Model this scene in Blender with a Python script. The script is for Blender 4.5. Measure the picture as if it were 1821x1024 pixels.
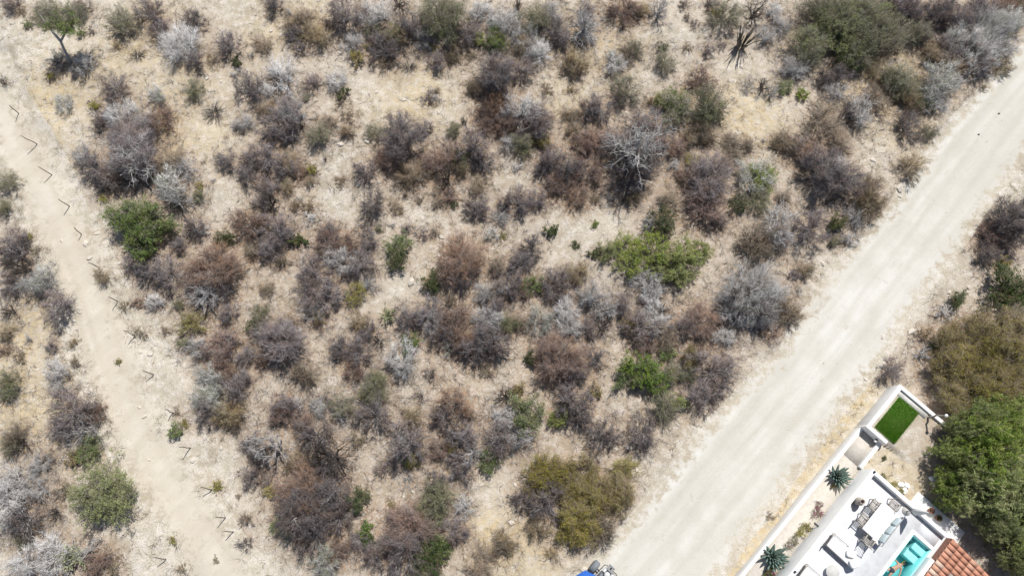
import bpy, bmesh, math, random
import numpy as np
from mathutils import Vector, Matrix

# ------------------------------------------------------------------ camera, sky, sun, exposure
scene = bpy.context.scene
for o in list(bpy.data.objects): bpy.data.objects.remove(o)
COL = scene.collection
TILT = math.radians(14.6); FPX = 1262.0; CAMH = 45.0
cd = bpy.data.cameras.new('camera'); cam = bpy.data.objects.new('camera', cd); COL.objects.link(cam)
cam.location = (0, 0, CAMH); cam.rotation_euler = (TILT, 0, 0)
cd.sensor_fit = 'HORIZONTAL'; cd.angle = 2*math.atan(910.5/FPX); cd.clip_start = 0.5; cd.clip_end = 3000
scene.camera = cam
SUN_EL = math.radians(59); SUN_AZ = math.atan2(0.37, 0.93)      # azimuth from +Y towards +X
world = bpy.data.worlds.new('World'); scene.world = world; world.use_nodes = True
wn = world.node_tree; wn.nodes.clear()
sky = wn.nodes.new('ShaderNodeTexSky'); sky.sky_type = 'NISHITA'; sky.sun_disc = False
sky.sun_elevation = SUN_EL; sky.sun_rotation = SUN_AZ; sky.air_density = 1.0; sky.dust_density = 1.0
bg = wn.nodes.new('ShaderNodeBackground'); bg.inputs['Strength'].default_value = 0.072
wo = wn.nodes.new('ShaderNodeOutputWorld')
wn.links.new(sky.outputs[0], bg.inputs[0]); wn.links.new(bg.outputs[0], wo.inputs[0])
sd = bpy.data.lights.new('sun', 'SUN'); sd.energy = 4.9; sd.angle = math.radians(0.53); sd.color = (1.0, 0.965, 0.91)
sun = bpy.data.objects.new('sun', sd); COL.objects.link(sun); sun.location = (20, 40, 60)
tosun = Vector((math.sin(SUN_AZ)*math.cos(SUN_EL), math.cos(SUN_AZ)*math.cos(SUN_EL), math.sin(SUN_EL)))
sun.rotation_euler = tosun.to_track_quat('Z', 'Y').to_euler()
scene.view_settings.view_transform = 'Standard'; scene.view_settings.look = 'None'
scene.view_settings.gamma = 1.0; scene.view_settings.exposure = 0.12
scene.render.engine = 'CYCLES'
try: scene.cycles.max_bounces = 6; scene.cycles.transparent_max_bounces = 8
except Exception: pass

# ------------------------------------------------------------------ measuring helpers (photo pixel -> point on a level z)
def P(px, py, z=0.0):
    dx = (px-910.5)/FPX; dy = -(py-512)/FPX
    y = dy*math.cos(TILT)+math.sin(TILT); zz = dy*math.sin(TILT)-math.cos(TILT)
    t = (z-CAMH)/zz
    return np.array([dx*t, y*t])
WC = P(1578.8, 688); _B = P(1321, 1003.8)
WV = (_B-WC)/np.linalg.norm(_B-WC); WU = np.array([-WV[1], WV[0]])     # villa frame: a along the wall, b away from the road
THETA = math.atan2(WU[1], WU[0])
def Wp(a, b): return WC+WV*a+WU*b
def toW(x, y): dx = x-WC[0]; dy = y-WC[1]; return dx*WV[0]+dy*WV[1], dx*WU[0]+dy*WU[1]
RNG = np.random.default_rng(7)
def sstep(e0, e1, x):
    t = np.clip((x-e0)/(e1-e0), 0, 1); return t*t*(3-2*t)
_lat = np.random.default_rng(3).random((256, 256))
def vnoise(x, y, s, o=0):
    x = np.asarray(x, float)/s+o*17.3; y = np.asarray(y, float)/s+o*5.7
    xi = np.floor(x).astype(int); yi = np.floor(y).astype(int); fx = x-xi; fy = y-yi
    fx = fx*fx*(3-2*fx); fy = fy*fy*(3-2*fy)
    g = lambda i, j: _lat[i % 256, j % 256]
    return (g(xi, yi)*(1-fx)+g(xi+1, yi)*fx)*(1-fy)+(g(xi, yi+1)*(1-fx)+g(xi+1, yi+1)*fx)*fy

# road edges in villa frame
_L = [toW(*P(x, y)) for x, y in [(880, 1190), (1035, 1012), (1130, 905), (1262, 745), (1400, 605), (1490, 470), (1560, 390), (1690, 212), (1821, 78), (1960, -70)]]
_R = [toW(*P(x, y)) for x, y in [(1120, 1230), (1290, 1024), (1420, 850), (1530, 700), (1600, 600), (1700, 455), (1821, 285), (1960, 100)]]
def edge_fn(pts):
    pts = sorted(pts); A = np.array([p[0] for p in pts]); B = np.array([p[1] for p in pts])
    return lambda a: np.interp(a, A, B)
roadL = edge_fn(_L); roadR = edge_fn(_R)
_T = [P(x, y) for x, y in [(-60, 60), (-20, 170), (45, 290), (105, 400), (150, 500), (195, 640), (240, 760), (300, 865), (370, 965), (420, 1060), (480, 1180)]]
_T = sorted([(p[1], p[0]) for p in _T]); _TY = np.array([p[0] for p in _T]); _TX = np.array([p[1] for p in _T])
def track_d(x, y): return x-np.interp(y, _TY, _TX)
def road_mask(x, y, soft=0.5):
    a, b = toW(x, y)
    return sstep(-soft, soft, b-roadL(a))*sstep(-soft, soft, roadR(a)-b)

def ground_h(x, y):
    x = np.asarray(x, float); y = np.asarray(y, float)
    a, b = toW(x, y)
    rm = road_mask(x, y, 0.9)
    tm = np.exp(-(track_d(x, y)/1.6)**2)
    k = 1-0.9*np.maximum(rm, 0.6*tm)
    h = k*((vnoise(x, y, 4.5)-.5)*.34+(vnoise(x, y, 1.3, 1)-.5)*.16+(vnoise(x, y, .45, 2)-.5)*.06)
    dl = roadL(a)-b
    h = h+.13*np.exp(-((dl-.5)/.4)**2)*(.4+1.2*vnoise(a, b, 1.5, 4))
    dr = b-roadR(a)
    h = h+.10*np.exp(-((dr-.3)/.35)**2)*(.3+1.2*vnoise(a, b, 1.2, 5))*(a < 0)
    # eroded bank beside the track, top left
    td = track_d(x, y)
    h = h+.30*vnoise(x, y, 2.5, 7)*sstep(1.3, 2.5, td-1.5*vnoise(x, y, 1.2, 6))*sstep(14, 17, y)*sstep(40, 30, y)*(x < -20)*np.clip((-x-20)/4, 0, 1)
    # bank rising on the villa side
    bank = 1.3*sstep(.4, 4.5, b)
    vill = np.where(a < 3.35, 1.3, np.where(b < 1.45, .4, .8+.5*sstep(1.5, 3.6, b)))
    inside = (a > .08) & (b > .12)
    hv = np.where((a > 5.65) & (b > 1.62) & (b < 11) , -.3, vill)
    h = np.where(inside, hv+(h*.25)*(hv > 1), np.where((b > 0.12) | (a < 0), h+bank*(b > 0), h))
    return h
def gh(x, y): return float(ground_h(np.array([x]), np.array([y]))[0])

# ------------------------------------------------------------------ materials
def nodes(name):
    m = bpy.data.materials.new(name); m.use_nodes = True
    nt = m.node_tree; b = nt.nodes['Principled BSDF']; b.inputs['Specular IOR Level'].default_value = .2
    return m, nt, b
def N(nt, t, **kw):
    n = nt.nodes.new(t)
    for k, v in kw.items():
        if k.startswith('_'): setattr(n, k[1:], v)
        else: n.inputs[k].default_value = v
    return n
def mixc(nt, fac, c1, c2, blend='MIX'):
    n = nt.nodes.new('ShaderNodeMix'); n.data_type = 'RGBA'; n.blend_type = blend
    for sock, v in ((n.inputs[0], fac), (n.inputs[6], c1), (n.inputs[7], c2)):
        if hasattr(v, 'is_linked'): nt.links.new(v, sock)
        elif isinstance(v, (int, float)): sock.default_value = v
        else: sock.default_value = (*v[:3], 1)
    return n.outputs[2]
def mth(nt, op, a, b=0.0, clamp=False):
    n = nt.nodes.new('ShaderNodeMath'); n.operation = op; n.use_clamp = clamp
    for s, v in ((n.inputs[0], a), (n.inputs[1], b)):
        if hasattr(v, 'is_linked'): nt.links.new(v, s)
        else: s.default_value = v
    return n.outputs[0]
def rng_map(nt, v, a, b, c=0.0, d=1.0):
    n = nt.nodes.new('ShaderNodeMapRange'); nt.links.new(v, n.inputs[0])
    for i, q in enumerate((a, b, c, d)): n.inputs[i+1].default_value = q
    return n.outputs[0]
def noise(nt, pos, s, det=3, rough=.55):
    n = N(nt, 'ShaderNodeTexNoise', Scale=s, Detail=det, Roughness=rough); nt.links.new(pos, n.inputs['Vector']); return n.outputs[0]
def bump(nt, b, h, dist, strength=.6):
    n = N(nt, 'ShaderNodeBump', Strength=strength, Distance=dist); nt.links.new(h, n.inputs['Height']); nt.links.new(n.outputs[0], b.inputs['Normal'])

def earth(nt):
    pos = nt.nodes.new('ShaderNodeNewGeometry').outputs['Position']
    n1 = noise(nt, pos, .22, 3); n2 = noise(nt, pos, 1.7, 5, .65); n3 = noise(nt, pos, 11, 4, .7)
    c = mixc(nt, rng_map(nt, n1, .36, .64), (.395, .345, .265), (.525, .48, .395))
    c = mixc(nt, rng_map(nt, n2, .44, .60, 0, .85), c, (.60, .56, .495))
    c = mixc(nt, rng_map(nt, n3, .48, .70, 0, .75), c, (.275, .232, .19))
    v = N(nt, 'ShaderNodeTexVoronoi', Scale=10.0); nt.links.new(pos, v.inputs['Vector'])
    sp = mth(nt, 'MULTIPLY', rng_map(nt, v.outputs['Distance'], .26, .18), rng_map(nt, n2, .45, .6))
    c = mixc(nt, sp, c, (.74, .70, .65))
    return pos, n1, n2, n3, c
def mat_ground():
    m, nt, b = nodes('scrub_earth'); pos, n1, n2, n3, c = earth(nt)
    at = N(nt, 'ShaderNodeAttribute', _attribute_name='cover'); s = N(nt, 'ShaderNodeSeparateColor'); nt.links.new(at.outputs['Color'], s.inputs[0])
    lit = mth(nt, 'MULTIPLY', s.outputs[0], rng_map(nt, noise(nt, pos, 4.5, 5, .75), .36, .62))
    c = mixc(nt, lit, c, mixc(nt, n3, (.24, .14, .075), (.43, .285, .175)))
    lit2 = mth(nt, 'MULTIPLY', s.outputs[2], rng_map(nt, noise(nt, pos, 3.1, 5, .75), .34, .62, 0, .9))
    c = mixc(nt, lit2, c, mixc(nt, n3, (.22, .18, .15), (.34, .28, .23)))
    st = mth(nt, 'MULTIPLY', s.outputs[1], rng_map(nt, noise(nt, pos, 2.3, 5, .7), .35, .62))
    c = mixc(nt, st, c, mixc(nt, n3, (.46, .35, .19), (.58, .48, .30)))
    nt.links.new(c, b.inputs['Base Color']); b.inputs['Roughness'].default_value = .95
    bump(nt, b, mth(nt, 'ADD', n3, mth(nt, 'MULTIPLY', n2, 2.)), .06, .7); return m
def mat_road(name, c1, c2, c3):
    m, nt, b = nodes(name); pos, n1, n2, n3, ce = earth(nt)
    at = N(nt, 'ShaderNodeAttribute', _attribute_name='cover'); s = N(nt, 'ShaderNodeSeparateColor'); nt.links.new(at.outputs['Color'], s.inputs[0])
    mp = N(nt, 'ShaderNodeMapping'); m0 = N(nt, 'ShaderNodeMapping'); nt.links.new(pos, m0.inputs[0]); m0.inputs['Rotation'].default_value = (0, 0, -THETA); nt.links.new(m0.outputs[0], mp.inputs[0]); mp.inputs['Scale'].default_value = (1.0, .06, 1)
    st = noise(nt, mp.outputs[0], 1.1, 4, .6)
    c = mixc(nt, rng_map(nt, st, .38, .64), c1, c2)
    c = mixc(nt, mth(nt, 'MULTIPLY', s.outputs[1], rng_map(nt, n2, .3, .6, .35, 1)), c, c3)
    c = mixc(nt, rng_map(nt, noise(nt, pos, .5, 4, .6), .42, .66, 0, .55), c, c3)
    c = mixc(nt, rng_map(nt, n3, .52, .78, 0, .4), c, (.42, .37, .30))
    e = mth(nt, 'ADD', s.outputs[0], mth(nt, 'MULTIPLY', mth(nt, 'SUBTRACT', n2, .5), 2.6))
    c = mixc(nt, rng_map(nt, e, .25, .75), ce, c)
    nt.links.new(c, b.inputs['Base Color']); b.inputs['Roughness'].default_value = .95
    bump(nt, b, mth(nt, 'ADD', n3, n2), .03, .5); return m
def mat_var(name, cols, rough=.85, obj_var=.3, transl=0.0, spec=.15, patch=None, pf=.6):
    """colour differs from piece to piece (island) and from plant to plant"""
    m, nt, b = nodes(name); b.inputs['Specular IOR Level'].default_value = spec
    g = nt.nodes.new('ShaderNodeNewGeometry'); oi = nt.nodes.new('ShaderNodeObjectInfo')
    r = nt.nodes.new('ShaderNodeValToRGB'); r.color_ramp.interpolation = 'LINEAR'
    el = r.color_ramp.elements
    for i, cc in enumerate(cols):
        p = i/(len(cols)-1) if len(cols) > 1 else 0
        e = el[i] if i < 2 else el.new(p)
        e.position = p; e.color = (*cc, 1)
    nt.links.new(g.outputs['Random Per Island'], r.inputs[0]); colr = r.outputs[0]
    if patch:
        colr = mixc(nt, mth(nt, 'MULTIPLY', rng_map(nt, noise(nt, g.outputs['Position'], 1.15, 3), .46, .62, 0, pf), rng_map(nt, g.outputs['Random Per Island'], 0, 1, .4, 1)), colr, patch)
    hs = N(nt, 'ShaderNodeHueSaturation'); nt.links.new(colr, hs.inputs['Color'])
    nt.links.new(rng_map(nt, oi.outputs['Random'], 0, 1, 1-obj_var, 1+obj_var), hs.inputs['Value'])
    h2 = mth(nt, 'FRACT', mth(nt, 'MULTIPLY', oi.outputs['Random'], 7.31))
    nt.links.new(rng_map(nt, h2, 0, 1, .49, .51), hs.inputs['Hue'])
    nt.links.new(rng_map(nt, h2, 0, 1, .8, 1.15), hs.inputs['Saturation'])
    nt.links.new(hs.outputs[0], b.inputs['Base Color']); b.inputs['Roughness'].default_value = rough
    if transl:
        tr = nt.nodes.new('ShaderNodeBsdfTranslucent'); mx = nt.nodes.new('ShaderNodeMixShader'); mx.inputs[0].default_value = transl
        nt.links.new(hs.outputs[0], tr.inputs[0]); out = nt.nodes['Material Output']
        nt.links.new(b.outputs[0], mx.inputs[1]); nt.links.new(tr.outputs[0], mx.inputs[2]); nt.links.new(mx.outputs[0], out.inputs[0])
    return m
def mat_plain(name, col, rough=.7, var=.12, scale=6, metal=0.0, spec=.3, bmp=0.0):
    m, nt, b = nodes(name); b.inputs['Specular IOR Level'].default_value = spec
    tc = nt.nodes.new('ShaderNodeTexCoord').outputs['Object']
    n = noise(nt, tc, scale, 5, .65)
    d = tuple(max(0, c*(1-var*2)) for c in col)
    nt.links.new(mixc(nt, rng_map(nt, n, .3, .6), d, col), b.inputs['Base Color'])
    b.inputs['Roughness'].default_value = rough; b.inputs['Metallic'].default_value = metal
    if bmp: bump(nt, b, n, bmp)
    return m

MAT = {}
MAT['ground'] = mat_ground()
MAT['road'] = mat_road('gravel_road', (.52, .505, .455), (.60, .588, .55), (.47, .445, .385))
MAT['track'] = mat_road('track_dust', (.515, .47, .39), (.575, .535, .46), (.47, .41, .33))
tw = {'p': [(.085, .072, .073), (.18, .157, .162), (.35, .325, .33)], 'g': [(.38, .37, .365), (.56, .55, .54), (.74, .73, .72)],
      'r': [(.13, .09, .075), (.23, .165, .14), (.35, .30, .275)], 'b': [(.16, .13, .09), (.28, .23, .165), (.42, .365, .29)],
      'o': [(.16, .14, .11), (.27, .245, .20), (.38, .355, .31)]}
tp = {'p': (.27, .175, .12), 'g': (.33, .29, .27), 'r': (.36, .21, .13), 'b': (.36, .25, .14), 'o': (.30, .25, .16)}
for k, v in tw.items(): MAT['tw_'+k] = mat_var('twig_'+k, v, patch=tp[k], pf=.55 if k == 'p' else .65)
lf = {'o': [(.13, .155, .07), (.22, .24, .12), (.32, .325, .19)], 'G': [(.07, .125, .03), (.16, .24, .06), (.28, .36, .12)],
      'L': [(.15, .20, .04), (.28, .34, .08), (.41, .45, .16)], 'D': [(.035, .065, .02), (.07, .11, .035), (.12, .17, .06)],
      'y': [(.22, .21, .035), (.37, .34, .06), (.46, .42, .11)], 'Y': [(.12, .115, .03), (.27, .24, .055), (.41, .36, .09), (.27, .17, .08)],
      'M': [(.08, .14, .025), (.20, .29, .06), (.35, .43, .13), (.44, .44, .19)], 'r': [(.20, .10, .06), (.32, .17, .10), (.40, .26, .17)],
      'P': [(.20, .225, .14), (.30, .32, .21), (.38, .40, .29)], 'E': [(.13, .175, .045), (.26, .31, .10), (.38, .42, .17)]}
lp = {'o': (.34, .31, .20), 'G': (.29, .29, .07), 'L': (.40, .42, .10), 'D': (.13, .14, .05), 'y': (.22, .24, .07), 'Y': (.27, .27, .06), 'M': (.40, .36, .17), 'r': (.30, .24, .20), 'P': (.36, .33, .26), 'E': (.30, .30, .13)}
for k, v in lf.items(): MAT['lf_'+k] = mat_var('leaf_'+k, v, .6, .16, .3, patch=lp[k], pf=.5)
MAT['bark_pale'] = mat_var('bark_pale', [(.34, .32, .305), (.56, .535, .51)], .8, .15)
MAT['bark_grey'] = mat_var('bark_grey', [(.27, .25, .24), (.52, .50, .48)], .8, .15)
MAT['bark_dark'] = mat_var('bark_dark', [(.07, .058, .05), (.15, .125, .11)], .9, .3)
MAT['cactus'] = mat_plain('cactus_skin', (.19, .175, .15), .7, .25, 9)
MAT['cholla'] = mat_var('cholla_skin', [(.22, .25, .12), (.36, .38, .22)], .7, .15)
MAT['stone'] = mat_var('stone_pale', [(.48, .41, .33), (.60, .54, .46), (.72, .68, .61)], .9, .15)
MAT['rock'] = mat_plain('rock_face', (.66, .60, .52), .9, .2, 5, bmp=.04)
MAT['straw'] = mat_var('straw', [(.42, .31, .15), (.56, .45, .25), (.66, .57, .38)], .8, .05, .2)
MAT['litter'] = mat_var('dead_leaf', [(.20, .095, .05), (.33, .18, .10), (.42, .28, .18)], .9, .05)

# ------------------------------------------------------------------ mesh helpers
def mk_mesh(name, chunks, mats):
    """chunks: list of (V (n,3), F (m,k), material index)"""
    vs, loops, starts, totals, mi = [], [], [], [], []; off = 0; ls = 0
    for V, F, k in chunks:
        if len(F) == 0: continue
        V = np.asarray(V, np.float32); F = np.asarray(F, np.int64)
        vs.append(V); loops.append((F+off).ravel()); w = F.shape[1]
        starts.append(ls+np.arange(len(F))*w); totals.append(np.full(len(F), w)); mi.append(np.full(len(F), k))
        off += len(V); ls += F.size
    me = bpy.data.meshes.new(name); V = np.concatenate(vs); L = np.concatenate(loops).astype(np.int32)
    S = np.concatenate(starts).astype(np.int32); T = np.concatenate(totals).astype(np.int32)
    me.vertices.add(len(V)); me.vertices.foreach_set('co', V.ravel())
    me.loops.add(len(L)); me.loops.foreach_set('vertex_index', L)
    me.polygons.add(len(S)); me.polygons.foreach_set('loop_start', S); me.polygons.foreach_set('loop_total', T)
    for m in mats: me.materials.append(m)
    me.polygons.foreach_set('material_index', np.concatenate(mi).astype(np.int32))
    me.update(calc_edges=True); return me
def link(name, data, parent=None, **props):
    o = bpy.data.objects.new(name, data); COL.objects.link(o)
    if parent is not None: o.parent = parent
    for k, v in props.items(): o[k] = v
    return o
def thing(name, label, cat, loc, rz=0.0, group=None):
    o = link(name, None); o.empty_display_size = .2; o.location = loc; o.rotation_euler = (0, 0, rz)
    o['label'] = label; o['category'] = cat
    if group: o['group'] = group
    return o
def frames(D):
    D = D/np.maximum(np.linalg.norm(D, axis=1, keepdims=True), 1e-9)
    h = np.where(np.abs(D[:, 2:3]) < .9, np.array([[0, 0, 1.]]), np.array([[1., 0, 0]]))
    U = np.cross(D, h); U /= np.linalg.norm(U, axis=1, keepdims=True); return U, np.cross(D, U)
def frustums(A, B, ra, rb, k=3):
    m = len(A); U, Vv = frames(B-A); an = np.arange(k)*2*math.pi/k
    ring = U[:, None, :]*np.cos(an)[None, :, None]+Vv[:, None, :]*np.sin(an)[None, :, None]
    V = np.concatenate([A[:, None]+ring*np.reshape(ra, (-1, 1, 1)), B[:, None]+ring*np.reshape(rb, (-1, 1, 1))], 1).reshape(-1, 3)
    i = np.arange(k); q = np.stack([i, (i+1) % k, (i+1) % k+k, i+k], 1)
    return V, (q[None]+(np.arange(m)*2*k)[:, None, None]).reshape(-1, 4)
def spikes(A, B, r, k=3):
    m = len(A); U, Vv = frames(B-A); an = np.arange(k)*2*math.pi/k
    ring = U[:, None, :]*np.cos(an)[None, :, None]+Vv[:, None, :]*np.sin(an)[None, :, None]
    V = np.concatenate([A[:, None]+ring*np.reshape(r, (-1, 1, 1)), B[:, None]], 1).reshape(-1, 3)
    i = np.arange(k); q = np.stack([i, (i+1) % k, np.full(k, k)], 1)
    return V, (q[None]+(np.arange(m)*(k+1))[:, None, None]).reshape(-1, 3)
def runit(rng, n): v = rng.normal(size=(n, 3)); return v/np.linalg.norm(v, axis=1, keepdims=True)
def blades(rng, C, size, asp, upb=.5):
    """small folded-diamond leaves centred on C"""
    n = len(C); D = runit(rng, n); D[:, 2] = np.abs(D[:, 2])*.6; D /= np.linalg.norm(D, axis=1, keepdims=True)
    nn = runit(rng, n); nn[:, 2] += upb*2; S = np.cross(D, nn); S /= np.maximum(np.linalg.norm(S, axis=1, keepdims=True), 1e-6)
    L = (size*rng.uniform(.6, 1.3, n))[:, None]
    V = np.stack([C-D*L*.5, C+S*L*asp*.5, C+D*L*.5, C-S*L*asp*.5], 1).reshape(-1, 3)
    f = np.array([[0, 1, 2], [0, 2, 3]]); return V, (f[None]+(np.arange(n)*4)[:, None, None]).reshape(-1, 3)

def grow(rng, R, H, ns, rad, lens=(.42, .26, .16), up=.3, wig=.16, bare=.25):
    n0 = ns[0]; th = np.arange(n0)*2*math.pi/n0+rng.uniform(-.35, .35, n0)
    f = np.sqrt(rng.uniform(.05, 1, n0)); hr = R*.72*f
    E = np.stack([np.cos(th)*hr, np.sin(th)*hr, H*rng.uniform(.55, .9, n0)*np.sqrt(1-.65*f*f)], 1)
    S = np.stack([rng.normal(0, .05*R, n0), rng.normal(0, .05*R, n0), np.full(n0, -.08)], 1)
    Mi = S*.5+E*.5; Mi[:, 2] += H*.12*f; Mi += rng.normal(0, wig*.4*R, (n0, 3))*.5; Mi[:, 2] = np.maximum(Mi[:, 2], .1*H)
    lv = [(S, Mi, E, np.full(n0, rad)*rng.uniform(.7, 1.2, n0))]
    for k, n in enumerate(ns[1:]):
        S0, M0, E0, r0 = lv[-1]; m = len(S0)*n; idx = np.repeat(np.arange(len(S0)), n)
        t = rng.uniform(bare if k == 0 else .15, 1, m)
        lo = t < .5; q = np.where(lo, t*2, t*2-1)[:, None]
        pos = np.where(lo[:, None], S0[idx]*(1-q)+M0[idx]*q, M0[idx]*(1-q)+E0[idx]*q)
        d = np.where(lo[:, None], M0[idx]-S0[idx], E0[idx]-M0[idx]); d /= np.maximum(np.linalg.norm(d, axis=1, keepdims=True), 1e-6)
        out = pos.copy(); out[:, 2] = 0; out /= (np.linalg.norm(out, axis=1, keepdims=True)+.2*R)
        dr = d*.6+runit(rng, m)*.85+out*.3; dr[:, 2] += up; dr /= np.linalg.norm(dr, axis=1, keepdims=True)
        L = (lens[k]*R*rng.uniform(.55, 1.25, m))[:, None]
        E = pos+dr*L; Mi = pos+dr*L*.5+rng.normal(0, wig*.5, (m, 3))*L
        E[:, 2] = np.maximum(E[:, 2], .03); Mi[:, 2] = np.maximum(Mi[:, 2], .03)
        lv.append((pos, Mi, E, r0[idx]*(1-.6*t)*.55))
    return lv
def wood(levels, k=4, rmin=.004):
    out = []
    for S, Mi, E, r in levels:
        r = np.maximum(r, rmin)
        out.append((*frustums(S, Mi, r, r*.75, k), 0)); out.append((*frustums(Mi, E, r*.75, r*.4, k), 0))
    return out

# kinds of shrub:  wood material, twig material, leaf material, counts per size (S, M, L)
KIND = {
 'p': dict(tw='p', leaf=None, H=1.0, limb=1.25, name='bare_shrub', desc='bare purple-grey shrub', cat='shrub', tk=.85),
 'g': dict(tw='g', leaf=None, H=.7, name='silver_shrub', desc='leafless silver-grey shrub', cat='shrub', tk=.6, limb=1.7),
 'r': dict(tw='r', leaf=('r', .16, .05, .6), H=.75, name='russet_shrub', desc='russet-brown shrub', cat='shrub', tk=.8),
 'b': dict(tw='b', leaf=None, H=.65, name='dry_shrub', desc='dry khaki-brown shrub', cat='shrub', tk=.65),
 'o': dict(tw='o', leaf=('o', .75, .06, .35), H=.9, name='olive_shrub', desc='dusty olive shrub', cat='shrub', tk=.35),
 'P': dict(tw='g', leaf=('P', .55, .055, .4), H=.85, name='pale_shrub', desc='pale grey-green shrub', cat='shrub', tk=.5),
 'G': dict(tw='o', leaf=('G', .8, .07, .5), H=.9, name='green_shrub', desc='fresh green shrub', cat='shrub', tk=.2),
 'L': dict(tw='o', leaf=('L', 1.0, .085, .3), H=1.0, name='lime_green_shrub', desc='bright lime-green shrub', cat='shrub', tk=.2),
 'D': dict(tw='b', leaf=('D', 1.0, .075, .5), H=.95, name='evergreen_shrub', desc='dark green shrub', cat='shrub', tk=.2),
 'y': dict(tw='b', leaf=('y', .7, .06, .5), H=.85, name='yellow_shrub', desc='yellow-green shrub', cat='shrub', tk=.3),
 'Y': dict(tw='b', leaf=('Y', .64, .065, .55), H=.85, name='ochre_shrub', desc='ochre-leaved shrub', cat='shrub', tk=.75),
 'E': dict(tw='o', leaf=('E', 1.25, .07, .4), H=.9, name='leafy_olive_tree', desc='leafy light olive tree', cat='tree', tk=.2),
 'M': dict(tw='o', leaf=('M', 1.2, .21, .12), H=1.25, name='feathery_tree', desc='feathery green tree', cat='tree', tk=.2),
}
SIZES = {'S': (.5, (7, 5, 5, 3), .014, 260), 'M': (1.2, (11, 7, 6, 7), .026, 5200), 'L': (2.2, (15, 9, 8, 9), .05, 15000)}
def make_variant(kind, size, seed):
    K = KIND[kind]; R, ns, rad, nl = SIZES[size]; rng = np.random.default_rng(seed); H = K['H']*R
    if size == 'S': nl = 900
    n3 = max(2, int(round(ns[3]*K['tk']))) if size != 'S' else max(2, int(round(4*K['tk'])+1))
    lv = grow(rng, R, H, (ns[0], ns[1], ns[2], n3), rad*K.get('limb', 1.0))
    br = mk_mesh('branches', wood(lv[:2], 4), [MAT['bark_grey'] if kind in 'pr' else MAT['bark_pale'] if kind == 'g' else MAT['tw_'+K['tw']]])
    S, Mi, E, r = lv[3]; q = min(.0075, .0055+.001*R)
    tws = [(*spikes(lv[2][0], lv[2][1], np.full(len(lv[2][0]), q*1.4)), 0), (*spikes(lv[2][1], lv[2][2], np.full(len(lv[2][0]), q*1.1)), 0), (*spikes(S, E, np.full(len(S), q)), 0)]
    if K['tk'] >= .3:
        S2, M2, E2, _r = lv[1]; nn = int(len(S2)*(2.5 if size != 'S' else 1.2)); i = rng.integers(0, len(S2), nn); t = rng.uniform(0, 1, (nn, 1)); B0 = M2[i]*(1-t)+E2[i]*t
        dv = B0*np.array([1, 1, .45]); dv /= np.linalg.norm(dv, axis=1, keepdims=True)+1e-6; dv = dv+runit(rng, nn)*.35; L2 = R*rng.uniform(.18, .48, (nn, 1)); E3 = B0+dv*L2; E3[:, 2] = np.maximum(E3[:, 2], .03)
        tws.append((*spikes(B0, E3, np.full(nn, q)), 0))
    twm = mk_mesh('twigs', tws, [MAT['tw_'+K['tw']]]); fm = None
    if K['leaf']:
        lk, cov, sz, asp = K['leaf']; n = int(nl*cov)
        keep = np.flatnonzero(np.repeat(np.repeat(rng.random(len(lv[1][0])) < .85, ns[2])*(rng.random(len(lv[2][0])) < .68), n3)); i = keep[rng.integers(0, len(keep), n)]; t = rng.uniform(.2, 1.1, n)[:, None]
        C = S[i]*(1-t)+E[i]*t+rng.normal(0, .035*R**.5, (n, 3)); C[:, 2] = np.maximum(C[:, 2], .03)
        fm = mk_mesh('foliage', [(*blades(rng, C, sz*(1.0 if size != 'L' else 1.25), asp), 0)], [MAT['lf_'+lk]])
    return R, H, br, twm, fm
LIB = {}
def variant(kind, size, i):
    key = (kind, size, i)
    if key not in LIB: LIB[key] = make_variant(kind, size, hash_seed(kind, size, i))
    return LIB[key]
def hash_seed(k, s, i): return ord(k)*1000+ord(s)*10+i
NV = {'S': 2, 'M': 3, 'L': 2}

def dead_tree_mesh(i):
    rng = np.random.default_rng(900+i)
    lv = grow(rng, 1.4, 1.25, (7, 4, 4, 4), .075, (.5, .33, .2), .25, .34, .3)
    return mk_mesh('limbs', wood(lv[:2], 6), [MAT['bark_pale'] if i % 3 else MAT['bark_dark']]), mk_mesh('twigs', wood(lv[2:], 3, .006), [MAT['tw_g'] if i % 3 else MAT['bark_dark']])
DEAD = [dead_tree_mesh(i) for i in range(5)]
def cactus_mesh(i, sprawl):
    rng = np.random.default_rng(700+i); ch = []; n = 34 if not sprawl else 80
    for j in range(n):
        th = rng.uniform(0, 6.28); le = rng.uniform(.55, 1.1); sp = rng.uniform(.15, .75 if not sprawl else 1.3)
        d0 = np.array([math.cos(th)*sp, math.sin(th)*sp, 1. if not sprawl else .55]); pts = []; p = np.array([math.cos(th)*.15*rng.random(), math.sin(th)*.15*rng.random(), -.05])
        for q in range(6):
            pts.append(p.copy()); d = d0/np.linalg.norm(d0)+np.array([0, 0, .12*q if not sprawl else -.04*q])+rng.normal(0, .07 if not sprawl else .34, 3); p = p+d/np.linalg.norm(d)*le/5; p[2] = max(p[2], .04)
        rr = .019 if not sprawl else .011; k = 10; V = []; pts = np.array(pts)
        T = np.gradient(pts, axis=0); U, W2 = frames(T)
        rad = np.array([.8, 1, 1, 1, .9, .35])*rr
        an = np.arange(k)*2*math.pi/k; rib = np.where(np.arange(k) % 2, 1.0, .68)
        V = (pts[:, None]+(U[:, None]*np.cos(an)[None, :, None]+W2[:, None]*np.sin(an)[None, :, None])*(rad[:, None]*rib[None])[:, :, None]).reshape(-1, 3)
        F = [[a*k+b, a*k+(b+1) % k, (a+1)*k+(b+1) % k, (a+1)*k+b] for a in range(5) for b in range(k)]
        ch.append((V, np.array(F), 0)); ch.append((V[-k:], np.array([list(range(k))]), 0))
    return ch
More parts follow.
